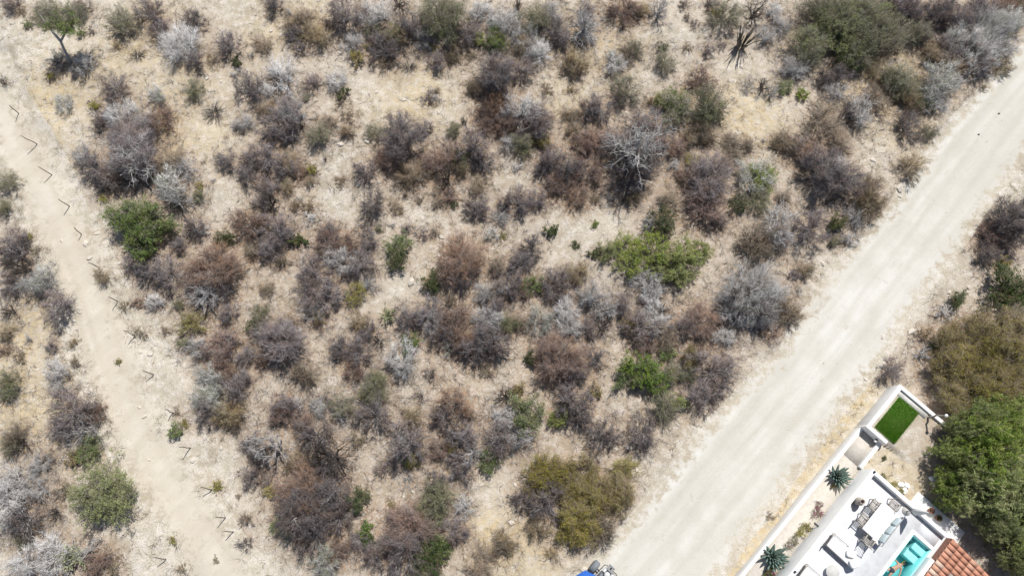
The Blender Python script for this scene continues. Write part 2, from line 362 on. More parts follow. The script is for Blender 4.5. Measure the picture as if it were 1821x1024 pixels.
CACT = [mk_mesh('stems', cactus_mesh(i, i > 1), [MAT['cactus']]) for i in range(4)]
def cholla_mesh():
    rng = np.random.default_rng(55); lv = grow(rng, .9, .9, (9, 5, 3), .05, (.35, .22), .5, .2)
    return mk_mesh('joints', wood([(a, b, c, np.maximum(r, .03)) for a, b, c, r in lv], 6), [MAT['cholla']])
CHOL = cholla_mesh()

# ------------------------------------------------------------------ plant survey: tile origin, then "kind x y radius" in 3x tile pixels
TILES = {
(0, 0): "p 60 20 45;s 110 60 25;h 150 130 35;o 240 60 55;h 430 175 34;s 480 165 25;p 440 45 50;o 650 115 88;p 800 60 75;p 850 150 60;g 960 230 105;p 1030 120 65;p 1040 330 50;p 300 350 45;y 265 400 26;g 450 345 58;b 620 245 24;k 725 290 45;p 1210 235 70;b 1130 310 36;D 1255 325 30;s 1250 395 32;p 1330 470 92;o 1030 480 66;P 840 505 58;p 610 475 85;y 500 560 30;P 340 545 58;t 20 440 30;k 1135 595 66;g 640 620 92;c 590 605 38;p 540 640 62;t 770 650 75;p 690 730 120;r 850 640 80;p 720 830 135;t 715 870 135;p 500 880 88;p 570 960 78;g 440 830 58;r 820 900 60;b 920 860 80;g 980 890 60;P 900 980 92;b 640 900 90;y 1060 990 28;g 1290 660 58;p 1200 850 66;p 1330 830 60;p 1310 930 60;s 1135 960 18;o 40 960 62;s 1340 290 20",
(456, 0): "p 90 30 50;s 170 70 25;b 250 100 60;p 210 180 50;p 240 250 40;b 340 200 60;b 380 130 38;p 470 65 98;g 630 80 90;o 620 150 50;G 740 180 46;p 800 150 60;p 690 260 82;Y 540 310 46;g 510 230 58;y 585 250 18;b 680 340 40;b 20 230 50;s 60 255 34;t 760 20 45;o 1000 90 128;G 950 140 55;g 1190 60 60;p 1150 170 50;L 1180 205 44;G 1280 205 56;g 1280 110 70;D 1250 250 38;k 810 355 42;p 960 325 55;b 1040 310 45;y 950 270 28;b 1150 290 32;p 910 515 36;s 960 480 24;g 945 520 28;g 140 400 112;g 40 480 50;g 425 440 66;D 460 490 42;b 450 535 34;p 300 440 52;p 140 620 110;t 200 630 85;b 50 580 60;p 90 720 60;o 265 520 28;o 335 720 78;b 390 650 50;b 480 700 50;c 365 845 18;p 60 830 88;p 150 900 60;r 230 910 45;p 60 990 70;b 160 990 50;y 290 900 30;b 290 970 36;p 570 905 66;b 450 960 36;o 635 700 52;p 770 740 122;p 885 680 52;r 700 850 72;b 800 930 78;o 1050 690 48;c 1105 640 32;p 1150 770 105;r 1040 830 70;G 1085 845 50;p 1200 850 68;t 1010 950 75;b 1080 890 58;p 1270 410 122;r 1240 590 70;p 1330 620 62;r 1230 670 50;g 1340 760 50;b 1180 990 60",
(912, 0): "c 25 30 36;o 125 110 88;g 205 60 58;t 370 130 105;r 400 60 42;p 260 200 62;g 140 260 60;b 60 230 58;p 40 370 72;y 120 350 15;r 590 50 84;t 775 55 62;b 680 60 48;p 910 20 30;s 930 90 25;s 970 130 28;p 1050 10 40;o 1130 80 82;y 1080 60 30;c 1230 215 78;t 1290 70 62;o 810 330 62;o 800 250 38;P 540 310 50;o 650 260 48;b 340 345 72;o 600 480 82;p 560 530 45;p 1040 265 40;s 1110 240 28;s 930 250 28;r 1000 430 78;L 800 530 60;o 880 580 110;o 1030 570 116;b 740 540 40;t 1250 450 36;t 1330 460 48;g 60 590 100;p 130 620 70;Y 130 740 48;o 60 790 48;b 180 480 40;b 310 480 26;p 400 590 68;p 700 650 92;t 655 830 195;p 660 840 140;r 430 760 72;p 540 770 82;r 400 900 90;p 300 900 78;p 200 850 78;r 250 980 70;p 600 980 80;b 320 700 50;r 850 780 70;b 940 740 58;b 1040 740 60;y 940 850 36;b 1170 830 58;b 1250 780 48;s 860 880 38;p 1050 950 142;r 930 940 60;P 1285 930 100;s 1335 750 18;g 20 890 32",
(1365, 0): "g 40 60 52;o 300 60 120;o 450 90 135;o 230 240 105;o 560 200 120;D 350 210 70;o 480 280 95;G 440 330 60;o 620 110 80;o 700 180 82;p 820 180 50;p 650 40 70;p 760 60 70;p 900 100 60;p 960 50 72;p 1090 90 60;p 1150 30 78;r 1260 30 60;b 1340 20 60;g 1190 160 108;P 1000 210 60;g 1130 310 98;b 880 280 60;o 1240 210 60;P 1290 120 66;G 90 465 48;L 185 500 42;t 20 490 44;g 120 370 58;p 390 390 60;o 700 420 98;P 930 410 100;g 880 530 85;b 760 545 82;b 640 480 48;p 750 665 78;o 860 700 48;b 290 640 110;g 490 610 90;g 360 500 70;p 430 600 62;b 380 750 88;p 540 510 48;p 330 930 140;g 340 910 90;p 220 850 52;b 60 740 36;b 140 790 48;b 760 890 78;s 1150 465 26",
(0, 342): "o 20 80 50;p 70 290 98;t 110 400 85;p 60 480 70;y 150 240 28;b 190 310 30;P 215 470 85;t 220 480 70;p 310 610 88;t 50 630 52;b 40 750 50;s 150 780 25;p 270 810 40;b 395 800 30;b 105 870 36;r 20 840 30;b 400 900 34;g 310 950 66;o 40 1000 62;b 545 450 50;b 660 610 28;r 735 590 30;b 740 750 34;G 690 140 120;G 810 150 110;G 740 250 95;D 770 300 62;y 550 30 25;k 930 45 92;t 935 45 80;o 1055 20 46;p 700 375 58;p 780 415 70;p 890 430 88;p 950 280 48;p 1030 180 58;g 1085 210 30;D 1190 250 52;b 880 230 50;r 1140 410 138;g 1060 480 78;t 1085 545 92;p 1180 530 60;r 1320 170 88;b 1340 320 50;g 830 580 50;o 950 600 38;y 1015 695 68;g 1040 825 62;o 975 800 40;r 1170 830 92;p 1210 650 58;p 1230 800 50;P 1120 990 78;p 1310 870 48;D 1345 720 34;r 1200 960 58;p 1300 980 48;b 880 740 24;y 630 900 20",
(456, 342): "t 65 60 78;p 30 60 52;b 210 70 40;b 280 70 38;g 285 135 38;p 90 190 98;D 225 250 46;p 70 310 72;p 150 240 50;b 140 370 40;p 620 60 74;b 740 80 38;c 790 15 20;y 770 110 14;b 870 40 30;b 970 50 48;D 1050 65 22;p 1180 80 78;r 1020 20 48;g 1300 140 50;P 1250 225 46;p 1330 60 50;y 1310 230 26;p 590 185 36;o 650 190 28;s 725 175 20;p 600 260 54;p 800 190 36;p 880 220 38;b 945 210 30;G 755 275 66;D 750 365 58;r 1090 360 130;g 1090 420 70;b 1280 400 50;r 1270 430 30;D 935 480 62;r 390 270 85;p 300 440 108;g 440 370 88;p 545 390 80;p 380 200 48;r 480 280 58;p 320 560 98;p 420 560 58;y 530 545 60;g 590 490 50;t 290 640 55;b 330 670 48;b 60 510 50;o 20 640 50;p 20 740 50;p 140 800 128;g 170 810 60;b 150 700 58;b 250 960 78;r 50 870 58;p 440 830 68;p 540 830 78;b 550 690 58;p 590 740 48;r 520 940 58;t 650 790 50;h 705 650 54;t 790 630 32;p 800 690 68;p 900 640 88;G 820 798 54;g 940 700 58;b 1030 580 40;r 1060 700 88;p 990 770 68;P 1030 830 46;r 1100 790 78;g 1230 540 72;g 1240 680 80;P 1300 680 42;o 1345 700 56;p 1240 790 108;p 1150 820 90;p 1340 500 78;p 1270 600 58;b 1230 950 40;g 780 900 100;k 780 930 55;p 930 970 40;o 650 990 58;p 590 1000 40",
(912, 342): "p 40 50 80;p 130 40 58;r 340 20 68;b 440 40 38;g 520 35 30;b 630 30 58;b 820 40 58;r 1030 70 108;p 1100 150 50;D 1200 60 52;o 1300 40 70;D 200 205 38;G 440 170 22;D 335 275 22;D 435 325 36;p 100 290 68;p 40 370 70;G 110 490 56;r 30 520 58;D 800 160 84;t 735 150 58;L 500 320 62;L 590 280 70;L 730 310 105;L 900 350 122;L 1000 310 62;L 620 390 75;L 890 440 80;L 800 400 85;g 1250 540 150;g 1320 600 120;g 1180 620 100;t 1230 590 120;b 1300 280 115;g 720 480 88;g 740 560 78;c 800 620 40;g 430 560 88;t 520 630 60;p 580 600 60;t 480 715 55;g 280 620 80;D 250 655 28;p 240 480 80;p 220 530 60;b 340 440 68;P 150 690 76;g 300 710 78;p 400 720 60;p 680 700 88;g 760 690 78;r 1000 690 92;Y 620 720 56;b 820 770 78;p 900 720 68;r 700 800 58;g 1130 770 58;r 240 880 128;p 320 960 78;D 90 880 38;p 450 880 50;G 830 850 44;G 690 940 100;G 620 980 75;G 740 990 80;o 850 960 64;Y 950 880 66;p 1080 940 112;o 930 970 48;b 40 700 48",
(1365, 342): "g 60 200 110;p 60 230 70;p 240 180 98;D 365 165 52;o 355 260 40;g 470 130 66;c 330 40 42;b 540 70 86;g 430 250 46;b 80 30 48;s 150 440 40;g 60 540 70;b 110 640 84;b 200 420 50;r 20 740 40;p 1300 150 118;r 1200 215 74;p 1290 230 78;p 1180 330 68;Y 1255 370 48;D 1280 500 115;D 1345 540 90;o 1340 620 55;D 1010 570 50;g 940 640 46;b 840 760 44;G 912 808 44;g 830 860 46;p 655 945 62;Y 1000 800 120;Y 1150 760 120;Y 1270 860 150;Y 1050 940 130;Y 1330 740 90;Y 1200 1010 120;Y 940 900 60;Y 1340 980 90",
(0, 682): "o 40 40 60;t 320 20 48;p 400 140 108;p 330 240 78;r 500 160 58;t 470 240 85;G 480 350 66;Y 390 400 48;b 80 270 66;o 60 330 56;t 110 320 50;g 210 430 58;b 250 390 36;g 70 540 105;g 50 660 105;p 120 720 88;t 210 570 62;t 290 690 46;o 110 840 46;b 340 560 46;g 280 900 105;h 385 930 78;t 470 890 52;g 150 960 98;r 520 950 58;b 600 1000 38;G 935 255 42;y 985 210 22;b 940 155 20;y 1155 540 30;y 920 835 20;b 1150 935 20;b 970 985 25;P 1110 70 88;p 1110 150 68;p 1250 30 78;b 1230 160 88;b 1250 230 40;p 1340 490 48;p 1340 330 58;p 1300 850 38;s 1270 600 15;s 1310 720 38;E 560 580 165",
(456, 682): "p 150 110 70;r 130 170 58;g 210 110 38;r 240 180 48;g 330 130 50;p 300 260 98;p 380 95 30;o 470 120 66;t 450 170 42;o 620 50 78;y 560 60 26;p 630 165 86;b 545 300 38;t 870 65 26;t 80 320 92;p 30 390 50;p 50 510 34;t 390 385 115;p 360 430 80;b 210 420 58;y 70 580 36;r 240 560 120;p 230 690 128;G 140 750 56;p 300 800 88;p 400 600 105;D 540 620 60;p 430 700 78;P 360 960 86;r 440 900 58;y 720 645 20;G 580 770 38;p 540 840 50;D 590 830 30;p 640 900 78;p 790 320 105;g 800 300 60;b 830 180 68;G 800 410 32;Y 840 400 56;p 670 460 44;p 740 440 40;g 810 500 28;r 1060 110 86;p 1000 190 78;p 1110 280 78;Y 1050 330 56;r 980 350 58;p 1080 400 58;p 1100 480 48;t 1040 490 30;t 1150 360 62;o 960 600 98;p 960 520 58;L 858 680 34;y 860 720 34;g 1100 650 54;o 930 710 66;p 1050 790 66;p 1110 810 38;r 800 770 118;p 780 900 108;D 940 910 84;G 960 870 66;o 880 980 58;G 1235 410 55;p 1310 300 98;g 1310 170 58;t 1320 60 52;b 1300 870 50;b 1200 920 48;b 1170 990 66",
(880, 682): "G 170 160 96;L 335 180 56;g 120 270 86;p 410 80 98;p 440 160 86;Y 530 40 46;Y 130 30 38;o 900 130 84;L 980 100 50;p 1110 60 96;p 590 280 86;p 790 265 86;Y 280 480 110;Y 460 460 95;y 690 450 66;Y 490 600 115;p 270 630 110;Y 650 590 105;Y 430 750 120;b 570 780 86;b 220 780 58;p 140 600 60;Y 380 560 95;b 60 850 62;b 300 910 36"}
SC = 2.993
PLANTS = []       # kind, photo x, photo y, radius in photo pixels
for (ox, oy), s in TILES.items():
    for e in s.split(';'):
        k, x, y, r = e.split(); PLANTS.append((k, ox+float(x)/SC, oy+float(y)/SC, float(r)/SC))
for x, y, r in [(1702, 806, 38), (1755, 800, 62), (1694, 868, 38), (1762, 880, 62), (1805, 850, 60), (1815, 945, 52), (1772, 930, 36), (1800, 775, 48), (1722, 840, 40), (1706, 764, 26), (1738, 752, 42), (1800, 738, 44), (1826, 890, 48), (1812, 990, 30), (1838, 1000, 38)]:
    PLANTS.append(('M', x, y, r))
for x, y, r in [(1702, 712, 38), (1768, 715, 44), (1812, 690, 42), (1690, 660, 40), (1735, 650, 48), (1800, 600, 46)]: PLANTS.append(('Y', x, y, r))
for (ox, oy, sc), s_ in {(500, 0, 2.76): "b 560 185 70;p 640 125 64;g 700 185 56;p 480 205 60;p 900 165 56;b 860 225 48;g 1100 125 72;o 1060 205 56;g 1205 180 70;p 1330 130 64;g 1255 255 62;b 1180 235 46;g 1500 150 62;b 60 120 56;b 130 160 56;r 1050 485 72;r 1100 590 80;p 1250 600 98;Y 1290 700 56;o 1180 700 56;b 330 560 40;b 940 420 50;p 1560 520 70;r 1500 700 70;b 1420 560 48;p 1300 800 60;b 640 860 70;r 760 800 70;b 30 800 60;p 40 620 80;b 1420 330 60;g 1640 330 50;b 1700 260 50",
                         (1160, 0, 2.755): "p 1250 60 78;o 1310 160 62;p 1400 60 72;p 1500 95 64;g 1560 200 82;p 1450 225 64;P 1650 150 82;g 1700 235 72;p 1600 300 72;b 1380 285 56;o 1250 420 80;P 1410 420 90;D 1330 500 56;o 1160 380 56;E 900 110 120;E 1050 90 120;E 800 190 90;E 980 240 90;g 560 180 46;g 640 130 46;g 700 325 56;p 850 385 54;p 1180 30 70;b 1080 330 56;E 130 500 80;E 280 540 84;b 230 640 66;b 400 700 60;b 640 700 66;p 700 700 50;b 1090 500 70;b 1060 940 90;r 780 760 70;b 1500 330 70;P 1750 100 70;b 1720 330 50;E 540 860 90"}.items():
    for e in s_.split(';'):
        k, x, y, r = e.split(); PLANTS.append((k, ox+float(x)/sc, oy+float(y)/sc, float(r)/sc))
PX_M = 26.5
HGT = {'c': 1.2, 'k': .6, 't': .9, 'h': .8, 's': .8, 'E': 1.0}
PLACED = []
for k, px, py, rp in PLANTS:
    R = rp/PX_M*{'M': .86, 'Y': 1.0, 'L': 1.1, 'E': 1.0}.get(k, 1.18)*(1.14 if py < 120 else 1); Hk = KIND[k]['H'] if k in KIND else HGT[k]
    H = R*Hk
    if k == 'M': H = 2.2+.9*R*((px*7.3+py*3.1) % 1.0)
    x, y = P(px, py, .55*H)
    z = gh(x, y); x, y = P(px, py, .55*H+z); PLACED.append((k, x, y, R, H, px, py))

# ------------------------------------------------------------------ ground sheet
xs = np.concatenate([[-900, -400, -200, -120, -80, -60, -50, -45], np.arange(-41, 41.01, .14), [45, 50, 60, 80, 120, 200, 400, 900]])
ys = np.concatenate([[-900, -400, -200, -100, -50, -30, -20, -15], np.arange(-10, 38.01, .14), [42, 47, 55, 70, 100, 200, 400, 900]])
GX, GY = np.meshgrid(xs, ys); GZ = ground_h(GX, GY)
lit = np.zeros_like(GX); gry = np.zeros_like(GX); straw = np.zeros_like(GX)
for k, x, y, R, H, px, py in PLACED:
    i0, i1 = np.searchsorted(xs, [x-3*R, x+3*R]); j0, j1 = np.searchsorted(ys, [y-3*R, y+3*R])
    if i1 <= i0 or j1 <= j0: continue
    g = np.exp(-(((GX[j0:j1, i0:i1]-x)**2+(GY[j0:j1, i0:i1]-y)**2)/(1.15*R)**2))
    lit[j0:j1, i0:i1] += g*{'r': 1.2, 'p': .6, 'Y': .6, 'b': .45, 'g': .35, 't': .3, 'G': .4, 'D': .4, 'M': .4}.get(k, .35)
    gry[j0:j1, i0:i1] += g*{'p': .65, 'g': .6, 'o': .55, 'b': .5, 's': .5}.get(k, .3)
STRAW = [(200, 110, 80), (270, 60, 70), (330, 150, 70), (60, 190, 70), (110, 150, 60), (560, 25, 60), (290, 250, 60), (90, 260, 60), (390, 250, 50), (720, 190, 70), (760, 160, 60), (990, 50, 60), (1010, 180, 60), (1560, 130, 60), (1600, 120, 60), (1640, 170, 50), (60, 740, 70), (30, 700, 60), (250, 820, 40), (900, 970, 50), (950, 1000, 50), (1440, 70, 50), (1590, 220, 60), (1320, 190, 70), (1350, 220, 60), (20, 620, 50), (480, 60, 60), (1090, 90, 60), (870, 930, 40), (60, 560, 50), (1500, 180, 40)]
for px, py, r in STRAW:
    x, y = P(px, py); straw += .5*np.exp(-((GX-x)**2+(GY-y)**2)/(r/PX_M)**2)
GA, GB = toW(GX, GY)
straw += .95*np.exp(-((GB+.85-.03*GA)/.75)**2)*sstep(-.5, 1.5, GA)*sstep(24, 14, GA)
straw += .5*((GA > 3.4) & (GA < 6) & (GB > 1.5) & (GB < 5))
nx, ny = len(xs), len(ys)
ii, jj = np.meshgrid(np.arange(nx-1), np.arange(ny-1)); i0 = (jj*nx+ii).ravel()
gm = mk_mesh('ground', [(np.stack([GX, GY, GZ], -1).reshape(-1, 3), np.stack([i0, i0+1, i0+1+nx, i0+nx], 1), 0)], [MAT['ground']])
ca = gm.color_attributes.new('cover', 'FLOAT_COLOR', 'POINT')
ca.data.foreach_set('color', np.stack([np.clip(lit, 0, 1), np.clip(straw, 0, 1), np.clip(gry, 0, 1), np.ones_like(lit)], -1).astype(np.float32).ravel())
gm.shade_smooth()
link('ground', gm, kind='structure', label='pale stony desert earth with scattered litter')

def strip(name, cfun, lo, hi, n, m, mat, label, edge):
    t = np.linspace(lo, hi, n); s = np.linspace(0, 1, m); TT, SS = np.meshgrid(t, s, indexing='ij')
    X, Y = cfun(TT, SS); Z = ground_h(X, Y)+.014
    i, j = np.meshgrid(np.arange(n-1), np.arange(m-1), indexing='ij'); q = (i*m+j).ravel()
    F = np.stack([q, q+1, q+m+1, q+m], 1)
    me = mk_mesh(name, [(np.stack([X, Y, Z], -1).reshape(-1, 3), F, 0)], [mat])
    me.update()
    if me.polygons[0].normal.z < 0: me.flip_normals()
    e = np.minimum(SS, 1-SS)/edge; wv_ = .05*(vnoise(TT, TT*0, 6, 31)-.5); rut = np.exp(-((SS-.24-wv_)/.045)**2)+.8*np.exp(-((SS-.42+wv_)/.03)**2)+.9*np.exp(-((SS-.66-wv_)/.05)**2)+.5*np.exp(-((SS-.82)/.03)**2); rut = rut*(.35+1.1*vnoise(TT, SS*8, 3.5, 33))
    c = me.color_attributes.new('cover', 'FLOAT_COLOR', 'POINT')
    c.data.foreach_set('color', np.stack([np.clip(e, 0, 1), np.clip(rut, 0, 1), 0*SS, 0*SS+1], -1).astype(np.float32).ravel())
    me.shade_smooth(); return link(name, me, kind='structure', label=label)
def road_xy(T, S):
    l = roadL(T)+.5*(vnoise(T, T*0, 2.2, 8)-.5)-.15; r = roadR(T)+.4*(vnoise(T, T*0, 2.5, 9)-.5)
    r = np.where(T > 0, np.minimum(r, -.1), r); B = l+(r-l)*S
    return WC[0]+WV[0]*T+WU[0]*B, WC[1]+WV[1]*T+WU[1]*B
strip('gravel_road', road_xy, -38, 24, 260, 30, MAT['road'], 'pale graded gravel road', .22)
def track_xy(T, S):
    w = 2.8+1.2*(vnoise(T, T*0, 2.6, 11)-.5)
    return np.interp(T, _TY, _TX)+(S*2-1)*w, T
strip('dirt_track', track_xy, -12, 30, 200, 16, MAT['track'], 'worn narrow dirt track', .5)

# ------------------------------------------------------------------ shrubs, one object each
def zone(x, y):
    a, b = toW(x, y); td = track_d(x, y)
    if b > roadR(a)-.3: return 'on the villa bank'
    if roadL(a)-b < 3.2: return 'by the road'
    if td < -.3: return 'across the track'
    if td < 5.0: return 'near the posts'
    return 'in the scrub'
SHORT = {'p': 'bare shrub', 'g': 'silver shrub', 'r': 'russet shrub', 'b': 'dry shrub', 'o': 'olive shrub', 'P': 'pale shrub', 'G': 'green shrub', 'L': 'lime shrub', 'D': 'dark shrub', 'y': 'yellowish shrub', 'Y': 'ochre shrub', 'M': 'feathery tree', 'c': 'columnar cactus', 'k': 'sprawling cactus', 't': 'dead tree', 'h': 'cholla', 'E': 'leafy tree'}
PXY = np.array([[q[1], q[2], q[3]] for q in PLACED])
def neighbours(x, y, R, kind):
    d = np.hypot(PXY[:, 0]-x, PXY[:, 1]-y)-PXY[:, 2]*.6; out = []
    for i in np.argsort(d):
        k2 = PLACED[i][0]
        if k2 in ('s', kind) or SHORT[k2] in out or (abs(PXY[i, 0]-x)+abs(PXY[i, 1]-y)) < 1e-6: continue
        out.append(SHORT[k2])
        if len(out) == 2: break
    return out
SPECIAL = {(187, 877): 'round olive-green tree standing alone at the edge of the dirt track', (338, 574): 'bright yellow-green bush among grey twigs near the track posts',
           (706, 434): 'fresh green bush on bare ground with dark lower leaves beside a pale rubble patch', (766, 502): 'compact dark green bush next to a flat white rock',
           (730, 608): 'small rounded green bush in front of bare purple twigs', (312, 767): 'small fresh green bush alone on the stony strip by the posts',
           (1702, 532): 'small dark green bush alone on the rubble bank of the road', (1584, 657): 'grey-purple ball-shaped shrub alone near the white wall corner',
           (696, 898): 'tiny bright yellow-green bush alone in a pale clearing', (150, 115): 'silver-grey ball-shaped shrub beside a leaning tree trunk',
           (307, 960): None}
SPECIAL = {k: v for k, v in SPECIAL.items() if v}
def label_for(desc, R, x, y, px, py, kind='-'):
    for (sx, sy), t in SPECIAL.items():
        if abs(sx-px) < 8 and abs(sy-py) < 8: return t, None
    size = 'small ' if R < .75 else ('large ' if R > 1.5 else 'medium ')
    n1, n2 = neighbours(x, y, R, kind); an_ = lambda w: ('an ' if w[0] in 'aeiou' else 'a ')+w
    return size+desc+' beside '+an_(n1)+' and '+an_(n2)+' '+zone(x, y), 'each '+desc+' '+zone(x, y)
cnt = {}
def put_parts(root, meshes, names):
    for n, me in zip(names, meshes):
        if me: link(n, me, root)
rr = random.Random(5)
for k, x, y, R, H, px, py in PLACED:
    z = gh(x, y)-.02; rz = rr.uniform(0, 6.283); e = rr.uniform(.88, 1.14)
    if k == 's': k = rr.choice('pgb')
    E1 = k == 'E'
    if k in KIND:
        K = KIND[k]; size = 'S' if R < .7 else ('M' if R < 1.75 else 'L')
        if k == 'M' or (k in 'Y' and R > 1.3) or (E1 and R > 1.5): size = 'L'
        cnt[k+size] = cnt.get(k+size, -1)+1
        v = variant(k, size, cnt[k+size] % NV[size]); lab, grp = label_for(K['desc'], R, x, y, px, py, k)
        t = thing(K['name'], lab, K['cat'], (x, y, z), rz, grp)
        t.scale = (R/v[0]*e, R/v[0]/e, H/v[1]*rr.uniform(.9, 1.2))
        put_parts(t, v[2:], ('branches', 'twigs', 'foliage'))
    elif k == 't':
        lab, grp = label_for('bare dead tree', R, x, y, px, py, 't')
        t = thing('dead_tree', lab, 'dead tree', (x, y, z), rz, grp); cnt['t'] = cnt.get('t', -1)+1
        s = R/1.4; t.scale = (s*e, s/e, s*1.45); put_parts(t, DEAD[cnt['t'] % 5], ('limbs', 'twigs'))
    elif k in 'ck':
        lab, grp = label_for('dark columnar cactus' if k == 'c' else 'sprawling grey cactus', R, x, y, px, py, k)
        cnt[k] = cnt.get(k, -1)+1; t = link('columnar_cactus' if k == 'c' else 'sprawling_cactus', CACT[(0 if k == 'c' else 2)+cnt[k] % 2], label=lab, category='cactus')
        if grp: t['group'] = grp
        t.location = (x, y, z); t.rotation_euler = (0, 0, rz); s = R/(.75 if k == 'c' else .85); t.scale = (s, s, s*(1.25 if k == 'c' else .9))
    elif k == 'h':
        lab, grp = label_for('pale green cholla', R, x, y, px, py, 'h')
        t = link('cholla_cactus', CHOL, label=lab, category='cactus')
        if grp: t['group'] = grp
        t.location = (x, y, z); t.rotation_euler = (0, 0, rz); s = R/.95; t.scale = (s, s, s)

# leaning tree in the clearing by the track
class MB:
    def __init__(s): s.c = []
    def box(s, x0, x1, y0, y1, z0, z1, k=0):
        V = np.array([[x, y, z] for z in (z0, z1) for y in (y0, y1) for x in (x0, x1)], float)
        s.c.append((V, np.array([[0, 2, 3, 1], [4, 5, 7, 6], [0, 1, 5, 4], [2, 6, 7, 3], [0, 4, 6, 2], [1, 3, 7, 5]]), k)); return s
    def tube(s, pts, rad, n=8, k=0):
        pts = np.array(pts, float); rad = np.broadcast_to(np.array(rad, float), (len(pts),)); T = np.gradient(pts, axis=0); U, W = frames(T)
        an = np.arange(n)*2*math.pi/n
        V = (pts[:, None]+(U[:, None]*np.cos(an)[None, :, None]+W[:, None]*np.sin(an)[None, :, None])*rad[:, None, None]).reshape(-1, 3)
        F = np.array([[a*n+b, a*n+(b+1) % n, (a+1)*n+(b+1) % n, (a+1)*n+b] for a in range(len(pts)-1) for b in range(n)])
        s.c.append((V, F, k)); s.c.append((V[:n], np.array([list(range(n))[::-1]]), k)); s.c.append((V[-n:], np.array([list(range(n))]), k)); return s
    def lathe(s, prof, n=20, c=(0, 0), k=0):
        pr = np.array(prof, float); an = np.arange(n)*2*math.pi/n
        V = np.stack([c[0]+pr[:, None, 0]*np.cos(an), c[1]+pr[:, None, 0]*np.sin(an), np.repeat(pr[:, 1:2], n, 1)], -1).reshape(-1, 3)
        F = np.array([[a*n+b, a*n+(b+1) % n, (a+1)*n+(b+1) % n, (a+1)*n+b] for a in range(len(pr)-1) for b in range(n)])
        s.c.append((V, F, k)); s.c.append((V[:n], np.array([list(range(n))[::-1]]), k)); s.c.append((V[-n:], np.array([list(range(n))]), k)); return s
    def build(s, name, mats, parent=None, bevel=0.0, smooth=False, **props):
        me = mk_mesh(name, s.c, mats if isinstance(mats, list) else [mats])
        b = bmesh.new(); b.from_mesh(me); bmesh.ops.recalc_face_normals(b, faces=b.faces)
        if bevel: bmesh.ops.bevel(b, geom=list(b.edges), offset=bevel, segments=2, affect='EDGES', profile=.5)
        b.to_mesh(me); b.free()
        if smooth: me.shade_smooth()
        return link(name, me, parent, **props)

bx, by = P(128, 114); bz = gh(bx, by)
t = thing('leaning_tree', 'small tree with a long bare leaning trunk and green crown in the sandy clearing', 'tree', (bx, by, bz))
def up(px, py, z): q = P(px, py, z+bz); return [q[0]-bx, q[1]-by, z]
trunk = MB()
trunk.tube([[0, 0, -.1], up(122, 104, .5), up(114, 88, 1.1), up(108, 74, 1.7)], [.12, .10, .09, .085])
trunk.tube([up(108, 74, 1.68), up(96, 60, 2.1), up(80, 40, 2.7), up(70, 25, 3.1)], [.10, .085, .06, .03])
trunk.tube([up(108, 74, 1.68), up(114, 63, 2.0), up(118, 55, 2.4), up(112, 38, 3.0)], [.085, .07, .06, .03])
trunk.build('trunk', MAT['bark_grey'], t, smooth=True)
for (px, py, zz, R, kd) in [(110, 38, 2.6, 1.35, 'G'), (82, 25, 2.7, 1.3, 'o'), (128, 25, 2.7, 1.1, 'o')]:
    v = variant(kd, 'M', 0); q = up(px, py, zz+.4)
    for n, me in zip(('crown', 'crown_twigs', 'crown_limbs'), (v[4], v[3], v[2])):
        o = link(n, me, t); o.location = (q[0], q[1], zz-.5); o.scale = (R/v[0], R/v[0], 1.0); o.rotation_euler = (0, 0, px)
t.scale = (1, 1, 1)

# ------------------------------------------------------------------ loose ground cover (stuff)
def scatter(n, dens):
    """random points over the view, kept with probability dens(x,y)"""
    X = RNG.uniform(-40, 40, n); Y = RNG.uniform(-9, 37, n); a, b = toW(X, Y)
    ok = (RNG.random(n) < dens(X, Y, a, b)) & ~((a > -.2) & (b > -.25) & (b < 12) & ~((a > 3.6) & (a < 5.2) & (b > 1.6)))
    return X[ok], Y[ok]
def inroad(a, b): return (b > roadL(a)-.1) & (b < roadR(a)+.1)
def stones_mesh(X, Y, sz):
    n = len(X); Z = ground_h(X, Y); base = np.array([[1, 0, 0], [0, 1, 0], [-1, 0, 0], [0, -1, 0], [0, 0, 1], [0, 0, -.6]], float)
    V = base[None]*RNG.uniform(.6, 1.25, (n, 6, 1)); an = RNG.uniform(0, 6.28, n); c, s = np.cos(an), np.sin(an)
    V = np.stack([V[..., 0]*c[:, None]-V[..., 1]*s[:, None]*.7, V[..., 0]*s[:, None]+V[..., 1]*c[:, None]*.7, V[..., 2]*.6], -1)*sz[:, None, None]
    V += RNG.normal(0, .12, V.shape)*sz[:, None, None]; V += np.stack([X, Y, Z+sz*.12], -1)[:, None]
    f = np.array([[0, 1, 4], [1, 2, 4], [2, 3, 4], [3, 0, 4], [1, 0, 5], [2, 1, 5], [3, 2, 5], [0, 3, 5]])
    return V.reshape(-1, 3), (f[None]+(np.arange(n)*6)[:, None, None]).reshape(-1, 3)
X, Y = scatter(90000, lambda x, y, a, b: np.where(inroad(a, b), .03+.12*np.exp(-((b-roadL(a)*.55-roadR(a)*.45)/.25)**2)+.3*np.exp(-((b-roadL(a))/.7)**2)+.25*np.exp(-((b-roadR(a))/.6)**2), .10+.75*sstep(.5, .8, vnoise(x, y, 3.2, 12))+.5*np.exp(-((roadL(a)-b-.4)/.6)**2)+.35*np.exp(-((b-roadR(a)-.4)/.6)**2))*np.where(np.abs(track_d(x, y)) < .7, .6, 1)+.25*np.exp(-((track_d(x, y)-2.2)/1.2)**2))
sz = .014+.035*RNG.random(len(X))**2.2+.06*(RNG.random(len(X)) > .97)*RNG.random(len(X))
